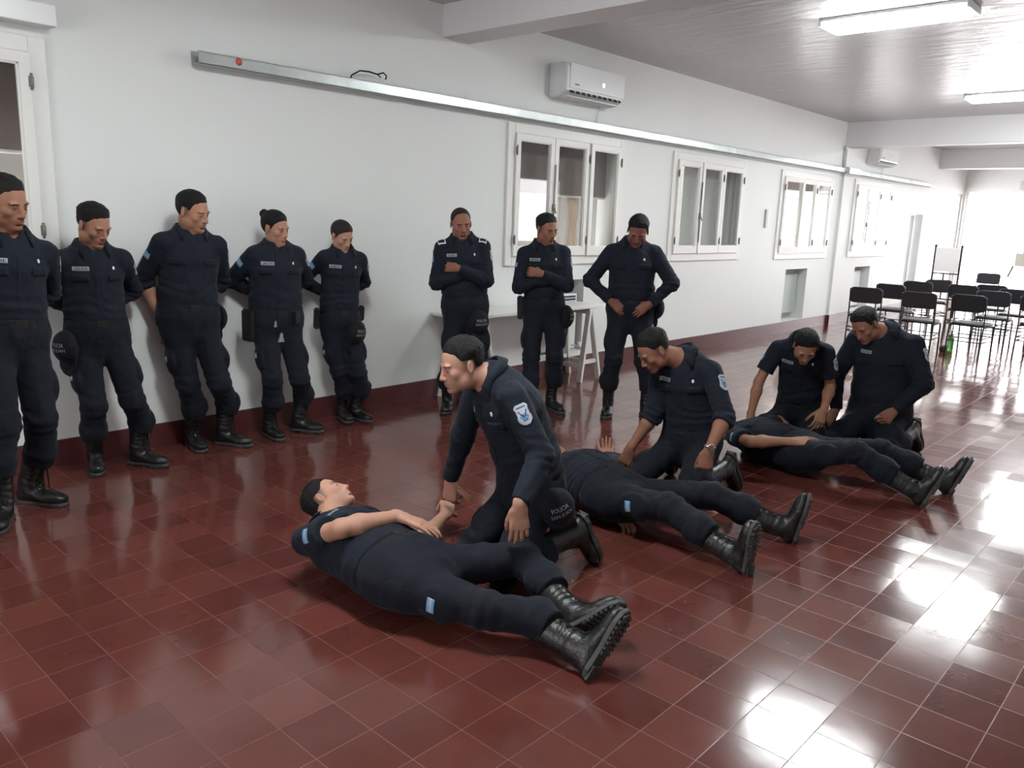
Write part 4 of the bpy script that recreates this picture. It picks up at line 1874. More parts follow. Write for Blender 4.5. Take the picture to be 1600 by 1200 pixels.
def make_cap(c, out, up, label, txt=True):
    """soft duty cap hanging by its strap, crown outwards"""
    R = basis(up, out)       # x = towards top of hang, z = outwards
    n = 28
    F = Field()
    F.ell((0, 0, .006), np.eye(3), (.098, .086, .070), 0)
    F.plane((0, 0, 0), (0, 0, -1), .2)

    def G(P, *a):
        f = F(P)
        b = ell_d(P - np.array([-.112, 0, .006]), (.066, .070, .009))
        f = smin(f, b, .015)
        return f + .002 * nz(P, 40, 3)
    G.bbox = lambda: (np.array([-.22, -.12, -.02]), np.array([.13, .12, .12]))
    if 'cap' not in BOOTS:
        BOOTS['cap'] = polygonise(G, .007, project=1)
    V, Q = BOOTS['cap']
    o = obj('cap', np_mesh('cap', V, Q), M_BLACKCL)
    o.matrix_world = M4(c, R)
    tag(o, label, 'cap', None)
    if txt:
        bv = bvh_of(V, Q)
        lettering(bv, np.array([.0, 0, .09]), np.array([-.55, 0, .85]), np.array([1.0, 0, .2]), ['POLICIA', 'SAN JUAN'], .023, o, np.zeros(3), arch=2.5)
    return o

# ---------------------------------------------------------------- the people in the photograph
SK1 = (.40, .205, .135)
SK2 = (.33, .160, .100)
SK3 = (.27, .120, .078)
SK4 = (.46, .250, .175)
BACK = lambda a, fu=.02: dict(w=('b', -.150, a * .045, fu), pole=(-.55, a * .9, -.2), h=dict(dir=None, curl=(.5, .7, .5)))
img_r = yv(-47.75)
img_l = yv(132.25)


def arms_behind(fu=.02, out=.045, bk=-.130):
    r = {}
    for a, nm in ((1, 'L'), (-1, 'R')):
        r[nm] = dict(w=('c', bk, a * out, -.435 + fu), pole=(-.45, a * 1.0, 0), h=dict(curl=(.5, .7, .5)))
    return r


STD = ('tag', 'pin', 'flag', 'shield', 'pflag')

p1 = person('p1', 'tall man in navy uniform cut off by the left edge, hands behind his back', (-.50, 2.62),
            ('h', 14, 530, .93), ('d', 12, 366, -.02), ('d', 8, 316, -.07), -82, yv(-62, 16), arms_behind(),
            dict(R=dict(a=('f', 6, 815), foot=-118), L=dict(a=('f', 50, 785), foot=-58)), s=1.06, fat=1.02, tone=SK2, hair='crop', trim=STD)
p2 = person('p2', 'standing man with spiky dark hair, second from left, hands behind his back', (.10, 2.93),
            ('h', 152, 520, .85), ('d', 142, 384, -.02), ('d', 146, 351, -.07), -96, yv(-68, 26), arms_behind(),
            dict(R=dict(a=('f', 150, 732), foot=-108), L=dict(a=('f', 219, 726), foot=-60)), s=.97, tone=SK1, hair='crop', trim=STD,
            cap=(160, .13, 'black cap with white lettering at the hip of the spiky-haired man', True))
p3 = person('p3', 'standing man with bowl-cut black hair, third from left, sleeves rolled up', (.78, 2.96),
            ('h', 294, 490, .895), ('d', 297, 360, -.02), ('d', 301, 330, -.06), -100, yv(-62, 16),
            dict(R=dict(e=('s', 222, 437, 1), w=('b', -.06, -.13, -.03), h=dict(curl=(.6, .7, .5), back=(0, 0, 1))), L=dict(w=('b', -.15, .06, .06), pole=(-.3, 1.0, 0))),
            dict(R=dict(a=('f', 302, 697), foot=-100), L=dict(a=('f', 352, 694), foot=-62)), s=1.02, fat=1.06, tone=SK1, hair='short', sleeve='rolled', trim=('flag', 'shield', 'pflag'),
            cap=(-20, .09, 'black cap hanging at the left hip of the man with bowl-cut hair', False))
p4 = person('p4', 'woman with a high black hair bun standing fourth from left, arms behind her', (1.36, 2.93),
            ('h', 432, 505, .83), ('d', 430, 380, -.02), ('d', 430, 356, -.05), -104, yv(-72, 12), arms_behind(.03, .06),
            dict(R=dict(a=('f', 421, 682), foot=-95), L=dict(a=('f', 468, 674), foot=-60)), s=.945, fat=1.14, kind='f', tone=SK1, hair='bun', trim=STD, hw=.165,
            pouches=((165, .10, .22, .05, .09), (60, .06, .09, .035, .03)))
p5 = person('p5', 'slim woman with hair pulled back standing fifth from left, head bowed', (1.93, 2.93),
            ('h', 530, 490, .795), ('d', 535, 388, -.02), ('d', 534, 368, -.06), -106, yv(-88, 26), arms_behind(),
            dict(R=dict(a=('f', 534, 656), foot=-105), L=dict(a=('f', 556, 656), foot=-85)), s=.90, fat=.95, kind='f', tone=SK4, hair='tied', hairmat=M_HAIRB, trim=STD, hw=.168,
            pouches=((180, .05, .16, .04, .06), (0, .05, .12, .04, .02)),
            cap=(55, .15, 'black cap with white lettering on the thigh of the slim woman', True))


def crossed():
    return dict(R=dict(w=('c', .135, .010, -.285), pole=(-.15, -1, -.65), h=dict(bdir=(-.50, .9, .10), curl=(.25, .35, .3), bback=(1, 0, .2))),
                L=dict(w=('c', .165, -.045, -.240), pole=(-.15, 1, -.65), h=dict(bdir=(-.60, -.85, .12), curl=(.45, .5, .4), bback=(1, 0, .2))))


p6 = person('p6', 'balding man standing with folded arms in front of the trestle table', (2.73, 2.74),
            ('h', 727, 490, .865), ('d', 722, 370, -.02), ('d', 720, 349, -.06), -133, yv(-120, 14), crossed(),
            dict(R=dict(a=('f', 699, 640), foot=-140), L=dict(a=('f', 752, 642), foot=-120)), s=.99, fat=1.10, tone=SK3, hair='receding', hairmat=M_HAIRB, trim=STD + ('epaulette',),
            cap=(60, .18, 'black cap with white lettering at the thigh of the balding man', True))
p7 = person('p7', 'man with cropped hair and folded arms, between the balding man and the rightmost standing man', (3.42, 2.30),
            ('h', 850, 480, .87), ('d', 850, 380, -.02), ('d', 854, 358, -.06), -132, yv(-100, 14), crossed(),
            dict(R=dict(a=('f', 826, 650), foot=-140), L=dict(a=('f', 861, 640), foot=-110)), s=.985, tone=SK3, hair='crop', trim=STD,
            pouches=((180, .05, .20, .05, .07),), cap=(20, .15, 'black cap with white lettering at the hip of the cropped-haired man', True))
p8 = person('p8', 'man standing rightmost by the wall, chin on chest, thumbs at his belt', (3.82, 1.78),
            ('h', 985, 480, .885), ('d', 990, 378, -.03), ('d', 997, 360, -.12), -146, yv(-150, 36),
            dict(R=dict(w=('b', .130, -.165, .100), pole=(-.25, -1, -.2), h=dict(bdir=(.10, .75, -.60), curl=(.3, .5, .3), bback=(1, 0, .2))),
                 L=dict(w=('b', .135, .160, .085), pole=(-.25, 1, -.2), h=dict(bdir=(.10, -.80, -.55), curl=(.3, .5, .3), bback=(1, 0, .2)))),
            dict(R=dict(a=('f', 949, 647), foot=-150), L=dict(a=('f', 1008, 650), foot=-130)), s=1.0, fat=1.14, tone=(.22, .085, .062), hair='short', trim=('pin',), hw=.185,
            cap=(-10, .06, 'black cap hanging behind the left hip of the man with thumbs at his belt', False))
p0 = person('p0', 'person standing out of frame at far left, only a black boot toe showing', (-1.03, 2.16),
            ('w', -1.05, 2.20, .90), ('w', -1.05, 2.20, 1.40), ('w', -1.03, 2.15, 1.56), -80, yv(-60, 10), arms_behind(),
            dict(R=dict(a=('w', -1.14, 2.02, .085), foot=-80), L=dict(a=('w', -.975, 2.24, .085), foot=-35)), s=.97, tone=SK2, hair='short')

k1 = person('k1', 'smiling man kneeling beside the nearest lying man, seen in profile, holding his wrist', (.92, .38),
            ('d', 832, 762, .02), ('d', 766, 584, -.07), ('d', 722, 570, -.09), 160, yv(158, 14),
            dict(L=dict(e=('s', 846, 716, -1), w=('s', 812, 788, -1), h=dict(dir=(0.02, -.02, -1), back=yv(228), curl=(.25, .45, .35), thumb=.35)),
                 R=dict(w=('w', .845, .80, .25), pole=(-.4, -.6, 0), h=dict(dir=(.05, .05, -1), back=yv(190), curl=(.9, 1.1, .8), thumb=.9))),
            dict(L=dict(kd=190, ad=-14), R=dict(kd=172, ad=2)),
            s=1.0, fat=1.16, tone=SK4, hair='crop', tfwd=yv(160), trim=('shield', 'tag', 'pin'), hunch=.035, hw=.185,
            cap=(8, .13, 'black cap with white lettering at the hip of the smiling kneeling man', True))
l1 = person('l1', 'man lying on his back nearest the camera, short sleeves, head raised, hand on his belly', (.30, .50),
            ('z', 642, 897, .158), ('z', 513, 824, .185), ('z', 512, 781, .225), 0, np.array([.62, -.22, .72]),
            dict(R=dict(w=('z', 622, 806, .34), pole=(-1, 0, .1), world=True, h=dict(dir=(.55, -.75, -.28), back=(0, 0, 1), curl=(.12, .25, .2))),
                 L=dict(w=('w', .845, .80, .125), pole=(.2, -.3, -1), world=True, h=dict(dir=(.55, .55, .10), back=(.3, -.3, 1), curl=(.7, .8, .6)))),
            dict(R=dict(a=('z', 912, 1012, .085), pole=(-.3, 0, .5), world=True, foot=(.50, -.20, .80), zoff=(.32, 0, 0)),
                 L=dict(a=('z', 897, 958, .095), pole=(1, 0, .15), world=True, foot=(.55, -.65, .55))),
            s=1.0, fat=1.18, tone=SK4, hair='crop', tfwd=np.array([.05, 0, 1.0]), hup=np.array([-.25, 1.0, .3]), sleeve='short', trim=('flag', 'pflag', 'tag'), hunch=.0)
k2 = person('k2', 'man with wristwatch and rolled sleeves kneeling over the middle lying man', (2.46, .34),
            ('d', 1080, 692, .0), ('d', 1070, 555, -.06), ('d', 1022, 547, -.12), 182, yv(152, 38),
            dict(L=dict(e=('s', 1133, 652, -1), w=('s', 1108, 702, -1), h=dict(dir=(-.2, .05, -1), back=yv(222), curl=(1.2, 1.3, .9), thumb=.2)),
                 R=dict(e=('s', 1022, 655, 1), w=('s', 985, 700, 1), h=dict(dir=(-.1, .3, -.9), back=yv(200), curl=(.3, .4, .3)))),
            dict(L=dict(kd=195, ad=-5), R=dict(kd=165, ad=5)),
            s=1.0, fat=1.06, tone=SK3, hair='crop', sleeve='rolled', trim=('shield', 'tag', 'pin'), hunch=.035)
l2 = person('l2', 'man lying in the middle, head hidden behind the smiling kneeling man', (1.75, .45),
            ('z', 965, 776, .145), ('z', 893, 725, .155), ('w', 1.95, 1.06, .15), 0, np.array([.1, -.15, 1.0]),
            dict(R=dict(w=('w', 1.62, .30, .06), pole=(-1, 0, 0), world=True, h=dict(back=(0, 0, 1))),
                 L=dict(w=('z', 948, 714, .06), pole=(.3, -1, .0), world=True, h=dict(dir=(.6, .4, .15), back=(.1, 0, -1), curl=(.3, .5, .4)))),
            dict(R=dict(a=('z', 1150, 866, .085), pole=(0, 0, 1), world=True, foot=(-.10, -.10, .95)),
                 L=dict(a=('z', 1225, 822, .085), pole=(0, 0, 1), world=True, foot=(.12, -.16, .95))),
            s=1.0, fat=1.1, tone=SK2, hair='short', tfwd=np.array([0, 0, 1.0]), hup=np.array([0, 1.0, 0]), trim=('flag', 'pflag'), hunch=.0)
k3 = person('k3', 'man in short sleeves kneeling behind the farthest lying man, bent over him', (4.02, .46),
            ('d', 1250, 642, .0), ('d', 1254, 531, -.26), ('d', 1259, 541, -.40), -165, yv(-150, 44),
            dict(R=dict(e=('s', 1177, 612, 1), w=('s', 1172, 652, -1), h=dict(dir=(-.1, -.2, -1), back=yv(222), curl=(.4, .5, .4))),
                 L=dict(e=('s', 1297, 604, 1), w=('s', 1288, 638, -1), h=dict(dir=(-.3, .1, -.8), back=yv(222), curl=(.4, .5, .4)))),
            dict(L=dict(kd=205, ad=15), R=dict(kd=165, ad=0)),
            s=.98, tone=SK2, hair='short', sleeve='short', trim=STD, hunch=.03)
k4 = person('k4', 'heavy man in long sleeves kneeling rightmost, looking down at the farthest lying man', (4.36, -.08),
            ('d', 1374, 650, .0), ('d', 1384, 515, -.05), ('d', 1352, 508, -.13), 186, yv(168, 34),
            dict(L=dict(e=('s', 1446, 612, -1), w=('s', 1398, 642, -1), h=dict(dir=(-.55, .25, -.5), back=yv(222), curl=(1.2, 1.3, .9), thumb=.2)),
                 R=dict(e=('s', 1296, 606, 1), w=('s', 1306, 648, -1), h=dict(dir=(-.4, .3, -.7), back=yv(222), curl=(.3, .4, .3)))),
            dict(L=dict(kd=195, ad=-5), R=dict(kd=165, ad=5)),
            s=1.03, fat=1.25, tone=SK3, hair='short', trim=('shield', 'tag'), hunch=.035, hw=.200)
l3 = person('l3', 'man lying farthest from the camera, bare forearm along his side', (3.55, .05),
            ('z', 1255, 706, .15), ('z', 1158, 674, .165), ('w', 3.44, .78, .15), 0, np.array([.1, -.15, 1.0]),
            dict(R=dict(e=('s', 1172, 690, -1), w=('s', 1240, 690, 1), h=dict(curl=(.3, .4, .3), back=(-.6, 0, .8))),
                 L=dict(w=('w', 3.80, .22, .08), pole=(1, 0, 0), world=True, h=dict(back=(0, 0, 1)))),
            dict(R=dict(a=('z', 1432, 766, .085), pole=(-.3, 0, .6), world=True, foot=(.25, -.30, .85)),
                 L=dict(a=('z', 1474, 750, .085), pole=(.3, 0, .6), world=True, foot=(.28, -.28, .85))),
            s=1.0, fat=1.08, tone=SK2, hair='short', tfwd=np.array([0, 0, 1.0]), hup=np.array([0, 1.0, 0]), sleeve='short', trim=('flag',), hunch=.0)

# wristwatch of the second kneeling man
def watch(P, a):
    w, Rh = P['hand'][a]
    c = w - Rh[:, 0] * .030
    bm = bmesh.new()
    ring = []
    for i in range(28):
        t = 2 * PI * i / 28
        ring.append(c + Rh[:, 1] * .031 * math.cos(t) + Rh[:, 2] * .024 * math.sin(t) - P['root'])
    tube(bm, ring, .0055, 8, closed=True)
    o = obj('wristwatch', bm, M_STEEL, P['body'])
    bm = bmesh.new()
    M = M4(c + Rh[:, 2] * .026 - P['root'], np.stack([Rh[:, 0], Rh[:, 1], Rh[:, 2]], 1))
    lathe(bm, [(.001, 0), (.019, 0), (.021, .004), (.019, .008), (.0165, .009)], M=M, seg=28)
    lathe(bm, [(.001, .0085), (.0160, .0092)], M=M, seg=28, mi=1)
    obj('watch_case', bm, [M_STEEL, mat('watch_dial', (.10, .08, .07), .2)], o)


watch(k2, 1)

# the white key badges hanging from the belt of the woman with the bun
for du, dl, w_, h_ in ((.015, -.050, .022, .045), (-.075, -.005, .048, .070)):
    sprite('badge', p4['tb'], p4['sp'](du) + p4['bas'][:, 1] * dl + p4['bas'][:, 0] * .10, p4['bas'][:, 0], p4['bas'][:, 2], w_, h_, 8, 12,
           lambda u, v: 0 if abs(u) < .55 + .45 * max(0, -v) - .35 * max(0, v - .2) else None, [M_PRINT], p4['trousers'], p4['root'])

# ---------------------------------------------------------------- services on the long wall
bm = bmesh.new()
ty0, ty1, tz0, tz1 = WY - .105, WY - .005, 2.525, 2.60
def tray_run(bm, a, b_):
    box(bm, a, b_, ty0, ty1, tz0, tz0 + .004)
    box(bm, a, b_, ty0, ty0 + .003, tz0, tz1)
    box(bm, a, b_, ty1 - .003, ty1, tz0, tz1 + .01)
    box(bm, a, b_, ty0, ty0 + .012, tz1 - .003, tz1)
tray_run(bm, .82, 11.98)
tray_run(bm, 12.34, 16.7)
box(bm, 11.90, 12.42, ty0 - .05, WY - .046, tz0 - .01, tz1 + .012)
# splice plates and cover ends
for x in (3.30, 3.75, 6.28, 6.7, 8.2, 10.6, 13.6, 15.3):
    box(bm, x - .09, x + .09, ty0 - .003, ty0, tz0 + .004, tz1 - .004)
    box(bm, x - .01, x - .004, ty0 - .005, ty0 - .002, tz0, tz1)
tr_ = obj('cable_tray', bm, M_TRAY)
tag(tr_, 'long galvanised metal cable tray running along the white wall above the windows', 'cable tray')
bm = bmesh.new()
lathe(bm, [(.001, 0), (.022, 0), (.024, .002), (.001, .003)], M=Matrix.Translation((1.10, ty0, 2.574)) @ Matrix.Rotation(PI / 2, 4, 'X'), seg=16)
obj('sticker', bm, mat('orange_red_sticker', (.55, .09, .05), .5), tr_)
bm = bmesh.new()
tube(bm, [(2.02, WY - .06, 2.56), (2.05, WY - .06, 2.63), (2.12, WY - .07, 2.672), (2.20, WY - .08, 2.675), (2.27, WY - .09, 2.665), (2.33, WY - .09, 2.685), (2.36, WY - .09, 2.665), (2.35, WY - .09, 2.64)], .006, 8)
tube(bm, [(2.27, WY - .09, 2.665), (2.31, WY - .08, 2.65)], .005, 8)
o = obj('loose_cable', bm, M_LACE)
tag(o, 'short grey loose cable end sticking out of the metal cable tray', 'cable')


def ac_unit(x0, x1, z0, z1, label):
    d_ = .215
    root = empty('air_conditioner', ((x0 + x1) / 2, WY, z0))
    tag(root, label, 'air conditioner', 'wall air conditioners')
    w = x1 - x0
    h = z1 - z0
    prof = [(0, h), (-d_ * .93, h), (-d_, h - .03), (-d_, .075), (-d_ * .92, .045), (-d_ * .66, .012), (-d_ * .45, 0), (0, .0)]
    bm = bmesh.new()
    A = [bm.verts.new((-w / 2, y, z)) for y, z in prof]
    B = [bm.verts.new((w / 2, y, z)) for y, z in prof]
    bm.faces.new(A)
    bm.faces.new(B[::-1])
    for i in range(len(prof)):
        j = (i + 1) % len(prof)
        bm.faces.new((A[i], B[i], B[j], A[j]))
    bmesh.ops.recalc_face_normals(bm, faces=bm.faces[:])
    bmesh.ops.bevel(bm, geom=bm.edges[:], offset=.012, segments=3, affect='EDGES', clamp_overlap=True)
    obj('unit_body', bm, M_PLASTIC, root)
    # front cover, a hair proud of the body
    obj('front_cover', bxm(-w / 2 + .05, w / 2 - .004, -d_ - .010, -d_ + .002, .080, h - .004, bev=.004), M_PLASTIC, root)
    # outlet with flap and fins
    M = Matrix.Translation((0, -d_ * .96 + .006, .060)) @ Matrix.Rotation(-.75, 4, 'X')
    bm = bmesh.new()
    box(bm, -w / 2 + .07, w / 2 - .05, -.006, .004, -.032, .012, M)
    ou = obj('air_outlet', bm, M_DARK, root)
    for k in range(9):
        x = -w / 2 + .13 + k * (w - .24) / 8
        bm = bmesh.new()
        box(bm, x - .006, x + .006, -.012, .002, -.034, -.010, M)
        obj('outlet_fin', bm, M_PLASTIC, ou)
    bm = bmesh.new()
    box(bm, -w / 2 + .06, w / 2 - .04, -d_ * .90, -d_ * .62, .004, .012, Matrix.Identity(4))
    obj('outlet_flap', bm, M_PLASTIC, root)
    # maker's mark: a small dark smudge of a logo and the round display
    bm = bmesh.new()
    for k in range(5):
        box(bm, -w / 2 + .125 + k * .013, -w / 2 + .134 + k * .013, -d_ - .0115, -d_ - .009, .112, .124 - .002 * (k % 2))
    obj('brand_mark', bm, M_LACE, root)
    bm = bmesh.new()
    lathe(bm, [(.001, 0), (.019, 0), (.019, .002), (.001, .0025)], M=Matrix.Translation((w * .12, -d_ - .010, .165)) @ Matrix.Rotation(PI / 2, 4, 'X'), seg=20)
    obj('status_display', bm, emissive('ac_display_glow' + label[:3], (1, 1, 1), 1.6) if x0 < 6 else M_PIN, root)
    bm = bmesh.new()
    tube(bm, [(w * .33, -.03, .004), (w * .335, -.015, -.08), (w * .325, -.012, 2.61 - z0)], .004, 6)
    obj('drain_wire', bm, M_PLASTIC_G, root)
    return root


ac_unit(4.42, 5.36, 2.775, 3.085, 'white wall air conditioner above the window behind the standing men')
ac_unit(13.05, 13.98, 2.74, 3.02, 'far white wall air conditioner under the second ceiling beam')

# shutter box over the cut-off window at far left
o = obj('shutter_box', bxm(-2.0, -.02, WY - .12, WY + .0, 2.585, 2.70, bev=.006), M_PLASTIC)
tag(o, 'white roller shutter box above the window cut off at far left', 'shutter box')

# conduits and switches
bm = bmesh.new()
tube(bm, [(11.96, WY - .02, 2.62), (11.96, WY - .02, 2.93)], .012, 8)
box(bm, 11.93, 11.99, WY - .045, WY, 2.90, 2.95)
tag(obj('conduit', bm, M_PLASTIC_G), 'thin vertical conduit from the cable tray up to the second beam', 'conduit')
bm = bmesh.new()
box(bm, 9.30, 9.36, WY - .03, WY, 1.60, 1.86)
bmesh.ops.bevel(bm, geom=bm.edges[:], offset=.005, segments=1, affect='EDGES')
tag(obj('remote_holder', bm, M_PLASTIC_G), 'small grey remote holder on the wall between two windows', 'holder')

# heater in the niche over the table, panels in the other niches
root = empty('wall_heater', (4.72, WY + .10, .24))
tag(root, 'white wall heater with dark grille in the niche behind the trestle table', 'heater')
obj('heater_case', bxm(-.40, .36, -.06, .08, .0, .60, bev=.01), M_PLASTIC, root)
bm = bmesh.new()
box(bm, -.36, .33, -.066, -.058, .45, .58)
g_ = obj('heater_grille', bm, M_DARK, root)
for k in range(4):
    obj('grille_bar', bxm(-.36, .33, -.074, -.064, .462 + k * .03, .470 + k * .03), M_PLASTIC, g_)
bm = bmesh.new()
lathe(bm, [(.001, 0), (.016, 0), (.018, .01), (.018, .05), (.010, .06), (.001, .062)], M=Matrix.Translation((.31, -.16, .03)) @ Matrix.Rotation(0, 4, 'X'), seg=14)
tube(bm, [(.31, -.16, .04), (.31, -.06, .04)], .008, 8)
obj('gas_valve', bm, M_PIN, root)
for i, (a, b_, c_, d_) in enumerate(NICHES[1:]):
    bm = bxm(a + .05, b_ - .03, WY + .14, WY + .20, c_ + (.10 if i == 0 else .03), d_ - .09, bev=.01)
    o = obj('niche_panel', bm, mat('grey_green_panel', (.36, .41, .385), .45) if i == 0 else M_PLASTIC)
    tag(o, ['grey-green panel in the low wall niche between the third and fourth windows', 'white panel in the low wall niche under the farthest window'][i], 'panel')

# ---------------------------------------------------------------- trestle table
M_LAM = mat('white_laminate', (.72, .72, .69), .32, bump=.05, bscale=12)
M_TLEG = mat('white_painted_wood', (.66, .66, .63), .45, bump=.1, bscale=18)
root = empty('trestle_table', (3.99, 3.04, 0))
tag(root, 'long white trestle table standing against the wall behind the three men', 'table')
obj('tabletop', bxm(-1.05, .95, -.20, .225, .745, .775, bev=.006), M_LAM, root)
for sx in (-.80, .74):
    h_ = .745
    bb = obj('trestle_beam', bxm(sx - .03, sx + .03, -.19, .21, h_ - .06, h_, bev=.003), M_TLEG, root)
    for sy in (-1, 1):
        for dx in (-.17, .17) if False else ((-.15,) if sy < 0 else (.15,)):
            pass
        for dx in (-1, 1):
            bm = bmesh.new()
            bar(bm, (sx + dx * .015, sy * .17, h_ - .03), (sx + dx * .16, sy * .20, .0), .055, .030, up=(1, 0, 0))
            obj('table_leg', bm, M_TLEG, root)
        bm = bmesh.new()
        bar(bm, (sx - .13, sy * .19, .20), (sx + .13, sy * .19, .20), .02, .04)
        obj('cross_bar', bm, M_TLEG, root)
    for dx in (-1, 1):
        bm = bmesh.new()
        bar(bm, (sx + dx * .125, -.19, .16), (sx + dx * .125, .19, .16), .02, .045)
        obj('stretcher', bm, M_TLEG, root)

# ---------------------------------------------------------------- chairs
M_SEAT = mat('black_vinyl', (.012, .013, .017), .42, bump=.15, bscale=90)


def pad(w, h, t, r, M):
    """rounded rectangular upholstered pad in the xz plane"""
    bm = bmesh.new()
    pts = []
    for cx, cz, a0 in ((w / 2 - r, h / 2 - r, 0), (-w / 2 + r, h / 2 - r, 90), (-w / 2 + r, -h / 2 + r, 180), (w / 2 - r, -h / 2 + r, 270)):
        for k in range(6):
            a = math.radians(a0 + 90 * k / 5)
            pts.append((cx + r * math.cos(a), cz + r * math.sin(a)))
    rings = []
    for off, sc in ((-t / 2, .93), (-t * .3, .985), (0, 1.0), (t * .3, .985), (t / 2, .93)):
        rings.append([bm.verts.new(M @ Vector((x * sc, off, z * sc))) for x, z in pts])
    for A, B in zip(rings, rings[1:]):
        for i in range(len(pts)):
            f = bm.faces.new((A[i], A[(i + 1) % len(pts)], B[(i + 1) % len(pts)], B[i]))
            f.smooth = True
    bm.faces.new(rings[0][::-1])
    bm.faces.new(rings[-1])
    bmesh.ops.recalc_face_normals(bm, faces=bm.faces[:])
    return bm


def make_chair(label):
    root = empty('stacking_chair', (0, 0, 0))     # faces +x
    tag(root, label, 'chair', 'black stacking chairs at the far end')
    Rz = Matrix.Rotation(PI / 2, 4, 'Z')
    obj('seat', pad(.42, .40, .045, .07, Matrix.Translation((.02, 0, .45)) @ Matrix.Rotation(PI / 2, 4, 'Y') @ Matrix.Rotation(PI / 2, 4, 'X') @ Matrix.Rotation(0, 4, 'Z')) if False else
        pad(.40, .42, .045, .07, Matrix.Translation((.02, 0, .45)) @ Matrix.Rotation(PI / 2, 4, 'X')), M_SEAT, root)
    obj('backrest', pad(.43, .22, .03, .06, Matrix.Translation((-.215, 0, .735)) @ Matrix.Rotation(-.14, 4, 'Y') @ Rz), M_SEAT, root)
    r = .0105
    for sy in (-1, 1):
        y = sy * .205
        bm = bmesh.new()
        tube(bm, [(-.235, y, 0), (-.215, y, .22), (-.185, y, .43), (-.195, y, .60), (-.225, y, .82)], r, 8)
        obj('rear_leg', bm, M_BLACKMETAL, root)
        bm = bmesh.new()
        tube(bm, [(.255, y, 0), (.22, y, .40), (.20, y, .425), (-.185, y, .425)], r, 8)
        obj('front_leg', bm, M_BLACKMETAL, root)
        bm = bmesh.new()
        tube(bm, [(.235, y, .28), (-.205, y, .28)], .007, 8)
        obj('side_rail', bm, M_BLACKMETAL, root)
        bm = bmesh.new()
        tube(bm, [(.24, y, .23), (-.21, y, .23)], .007, 8)
        obj('side_rail', bm, M_BLACKMETAL, root)
    for x, z in ((.232, .28), (-.208, .28), (-.212, .23)):
        bm = bmesh.new()
        tube(bm, [(x, -.205, z), (x, .205, z)], .007, 8)
        obj('cross_rail', bm, M_BLACKMETAL, root)
    return root


CH = [((9.90, 1.90), 'chair with a black back just behind the head of the heavy kneeling man', 8),
      ((11.05, 1.90), 'black chair in the left of the rows, second from the wall side', -4),
      ((12.3, 1.92), 'black chair partly hidden in the back of the left rows', 5),
      ((13.2, 2.0), 'black chair turned aside near the whiteboard stand', 40),
      ((9.85, 1.18), 'black chair in front of the left rows, nearest the glass bottle', 3),
      ((12.25, 1.22), 'black chair behind the front right one, left of the pair', -3),
      ((10.1, .62), 'frontmost black chair of the right rows, whole frame visible', -4),
      ((16.6, 1.95), 'lone far black chair facing the rows by the white end wall', 178),
      ((12.8, .98), 'black chair at the back of the right rows, beside the lone far chair', 4),
      ((12.1, .50), 'black chair cut by the right edge of the photo, back row', 0),
      ((11.3, .62), 'black chair with a shiny seat behind the frontmost right one', 2),
      ((10.9, -.02), 'black chair at the right edge above the dark bag', -6)]
chair0 = make_chair('')
for i, ((x, y), lab, rz) in enumerate(CH):
    c = chair0 if i == 0 else copy_tree(chair0)
    c.location = (x, y, 0)
    c.rotation_euler = (0, 0, math.radians(rz))
    c['label'] = lab

# bottle and its dark cup, bag
M_GREEN = bpy.data.materials.new('green_bottle_glass')
n, l = nodes_of(M_GREEN)
b = n['Principled BSDF']
b.inputs['Base Color'].default_value = (.10, .30, .09, 1)
b.inputs['Roughness'].default_value = .12
b.inputs['Transmission Weight'].default_value = .6
root = empty('glass_bottle', (10.50, .93, 0))
tag(root, 'green bottle standing on the floor among the chair legs', 'bottle')
bm = bmesh.new()
lathe(bm, [(.001, .0), (.036, 0), (.040, .01), (.040, .17), (.034, .20), (.016, .24), (.014, .29), (.001, .292)])
obj('bottle_body', bm, M_GREEN, root)
bm = bmesh.new()
lathe(bm, [(.001, .285), (.017, .285), (.017, .305), (.001, .306)])
obj('bottle_cap', bm, mat('pale_green_cap', (.35, .6, .3), .5), root)
bm = bmesh.new()
lathe(bm, [(.001, 0), (.040, 0), (.047, .03), (.047, .075), (.041, .085), (.036, .078), (.001, .07)], seg=24)
o = obj('drinking_gourd', bm, mat('dark_gourd_leather', (.02, .014, .012), .5))
o.location = (10.36, .98, 0)
tag(o, 'small dark round cup standing beside the green bottle', 'cup')
bm = bmesh.new()
bmesh.ops.create_icosphere(bm, subdivisions=4, radius=1)
for v in bm.verts:
    v.co = Vector((v.co.x * .20, v.co.y * .30, max(-.10, v.co.z * .13 + .02 * noise.noise(v.co * 2.2)) + .10)) + v.normal * .02 * noise.noise(v.co * 3)
for f in bm.faces:
    f.smooth = True
o = obj('bag', bm, M_BLACKCL)
o.location = (11.5, -.45, .004)
tag(o, 'soft black bag lying on the floor under the right-hand chairs', 'bag')
bm = bmesh.new()
tube(bm, [(-.1, -.12, .19), (-.08, -.08, .26), (-.06, 0, .285), (-.08, .08, .26), (-.1, .12, .19)], .012, 8)
obj('bag_handle', bm, M_BLACKCL, o)

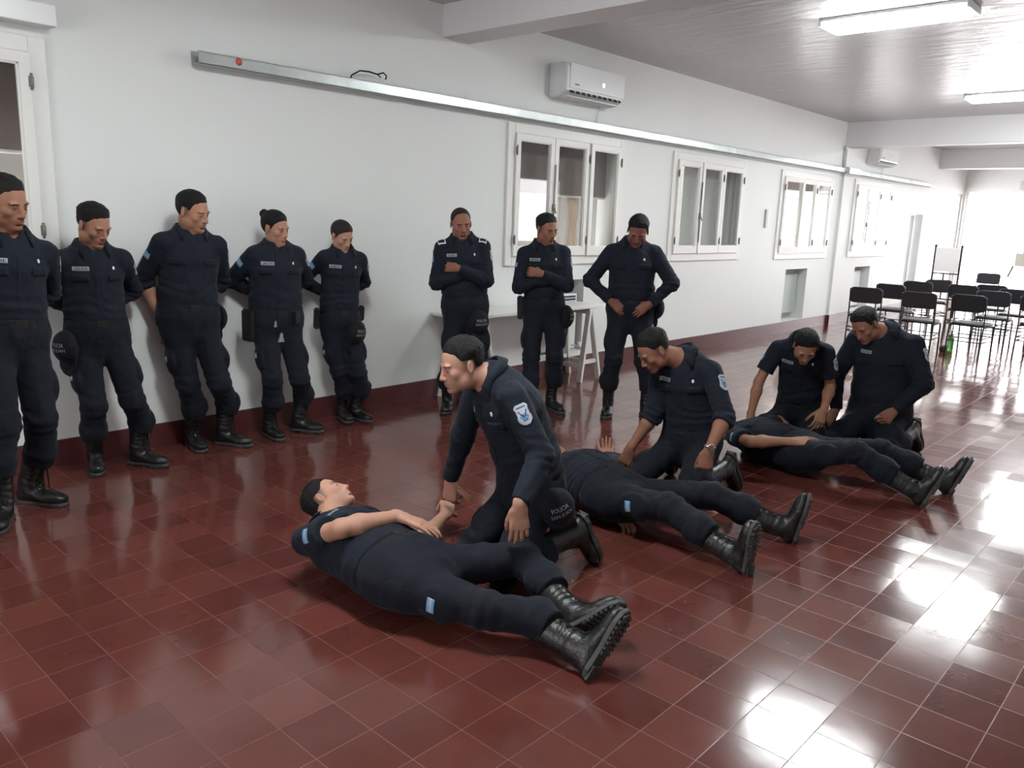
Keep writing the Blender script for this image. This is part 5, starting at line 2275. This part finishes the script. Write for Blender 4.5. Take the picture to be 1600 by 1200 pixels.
# whiteboard stand
root = empty('whiteboard_stand', (15.0, 2.28, 0))
tag(root, 'white board on a dark metal stand in front of the bright end windows', 'whiteboard')
zt = 1.36
for sy in (-1, 1):
    y = sy * .225
    bm = bmesh.new()
    box(bm, -.016, .016, y - .016, y + .016, 0.03, zt if sy > 0 else zt)
    obj('stand_post', bm, M_BLACKMETAL, root)
    bm = bmesh.new()
    box(bm, -.26, .26, y - .016, y + .016, .0, .03)
    obj('stand_foot', bm, M_BLACKMETAL, root)
    bm = bmesh.new()
    lathe(bm, [(.001, 0), (.024, 0), (.026, .02), (.001, .04)], (0, y, zt))
    obj('post_knob', bm, M_BLACKMETAL, root)
for zz in (.86, .38):
    bm = bmesh.new()
    box(bm, -.012, .012, -.225, .225, zz - .012, zz + .012)
    obj('cross_bar', bm, M_BLACKMETAL, root)
bm = bmesh.new()
box(bm, -.012, .012, .02, .044, .38, .86)
obj('centre_strut', bm, M_BLACKMETAL, root)
obj('board', bxm(-.03, -.018, -.21, .21, .90, 1.34, bev=.004), mat('white_board_enamel', (.85, .85, .85), .15), root)

# boxes and cable on the end glazing
o = obj('shutter_box', bxm(X1 - .14, X1 - .002, -2.3, 2.15, 2.60, 2.80, bev=.006), mat('pale_blue_grey_paint', (.52, .57, .58), .5))
tag(o, 'pale grey-blue shutter box running across the top of the end windows', 'shutter box')
bm = bmesh.new()
tube(bm, [(X1 - .08, 1.73, 2.60), (X1 - .10, 1.80, 1.6), (X1 - .12, 1.88, 1.222)], .018, 8)
o = obj('hanging_cord', bm, M_PLASTIC_G)
tag(o, 'thin dark cord hanging from the shutter box down to the small white box', 'cord')
o = obj('junction_box', bxm(X1 - .14, X1 - .06, 1.70, 2.02, .93, 1.22, bev=.01), mat('ivory_plastic', (.34, .34, .29), .5))
tag(o, 'square off-white junction box at the end of the hanging cord', 'box')
bm = bmesh.new()
bar(bm, (X1 - .10, 2.04, .93), (X1 - .10, 2.12, .68), .03)
tag(obj('cable', bm, M_LACE), 'short dark cable running down from the square off-white box', 'cable')
o = obj('wall_shelf', bxm(X1 - .30, X1 - .02, 1.60, 2.05, .60, .625, bev=.003), M_PLASTIC)
tag(o, 'small white shelf below the square off-white box', 'shelf')
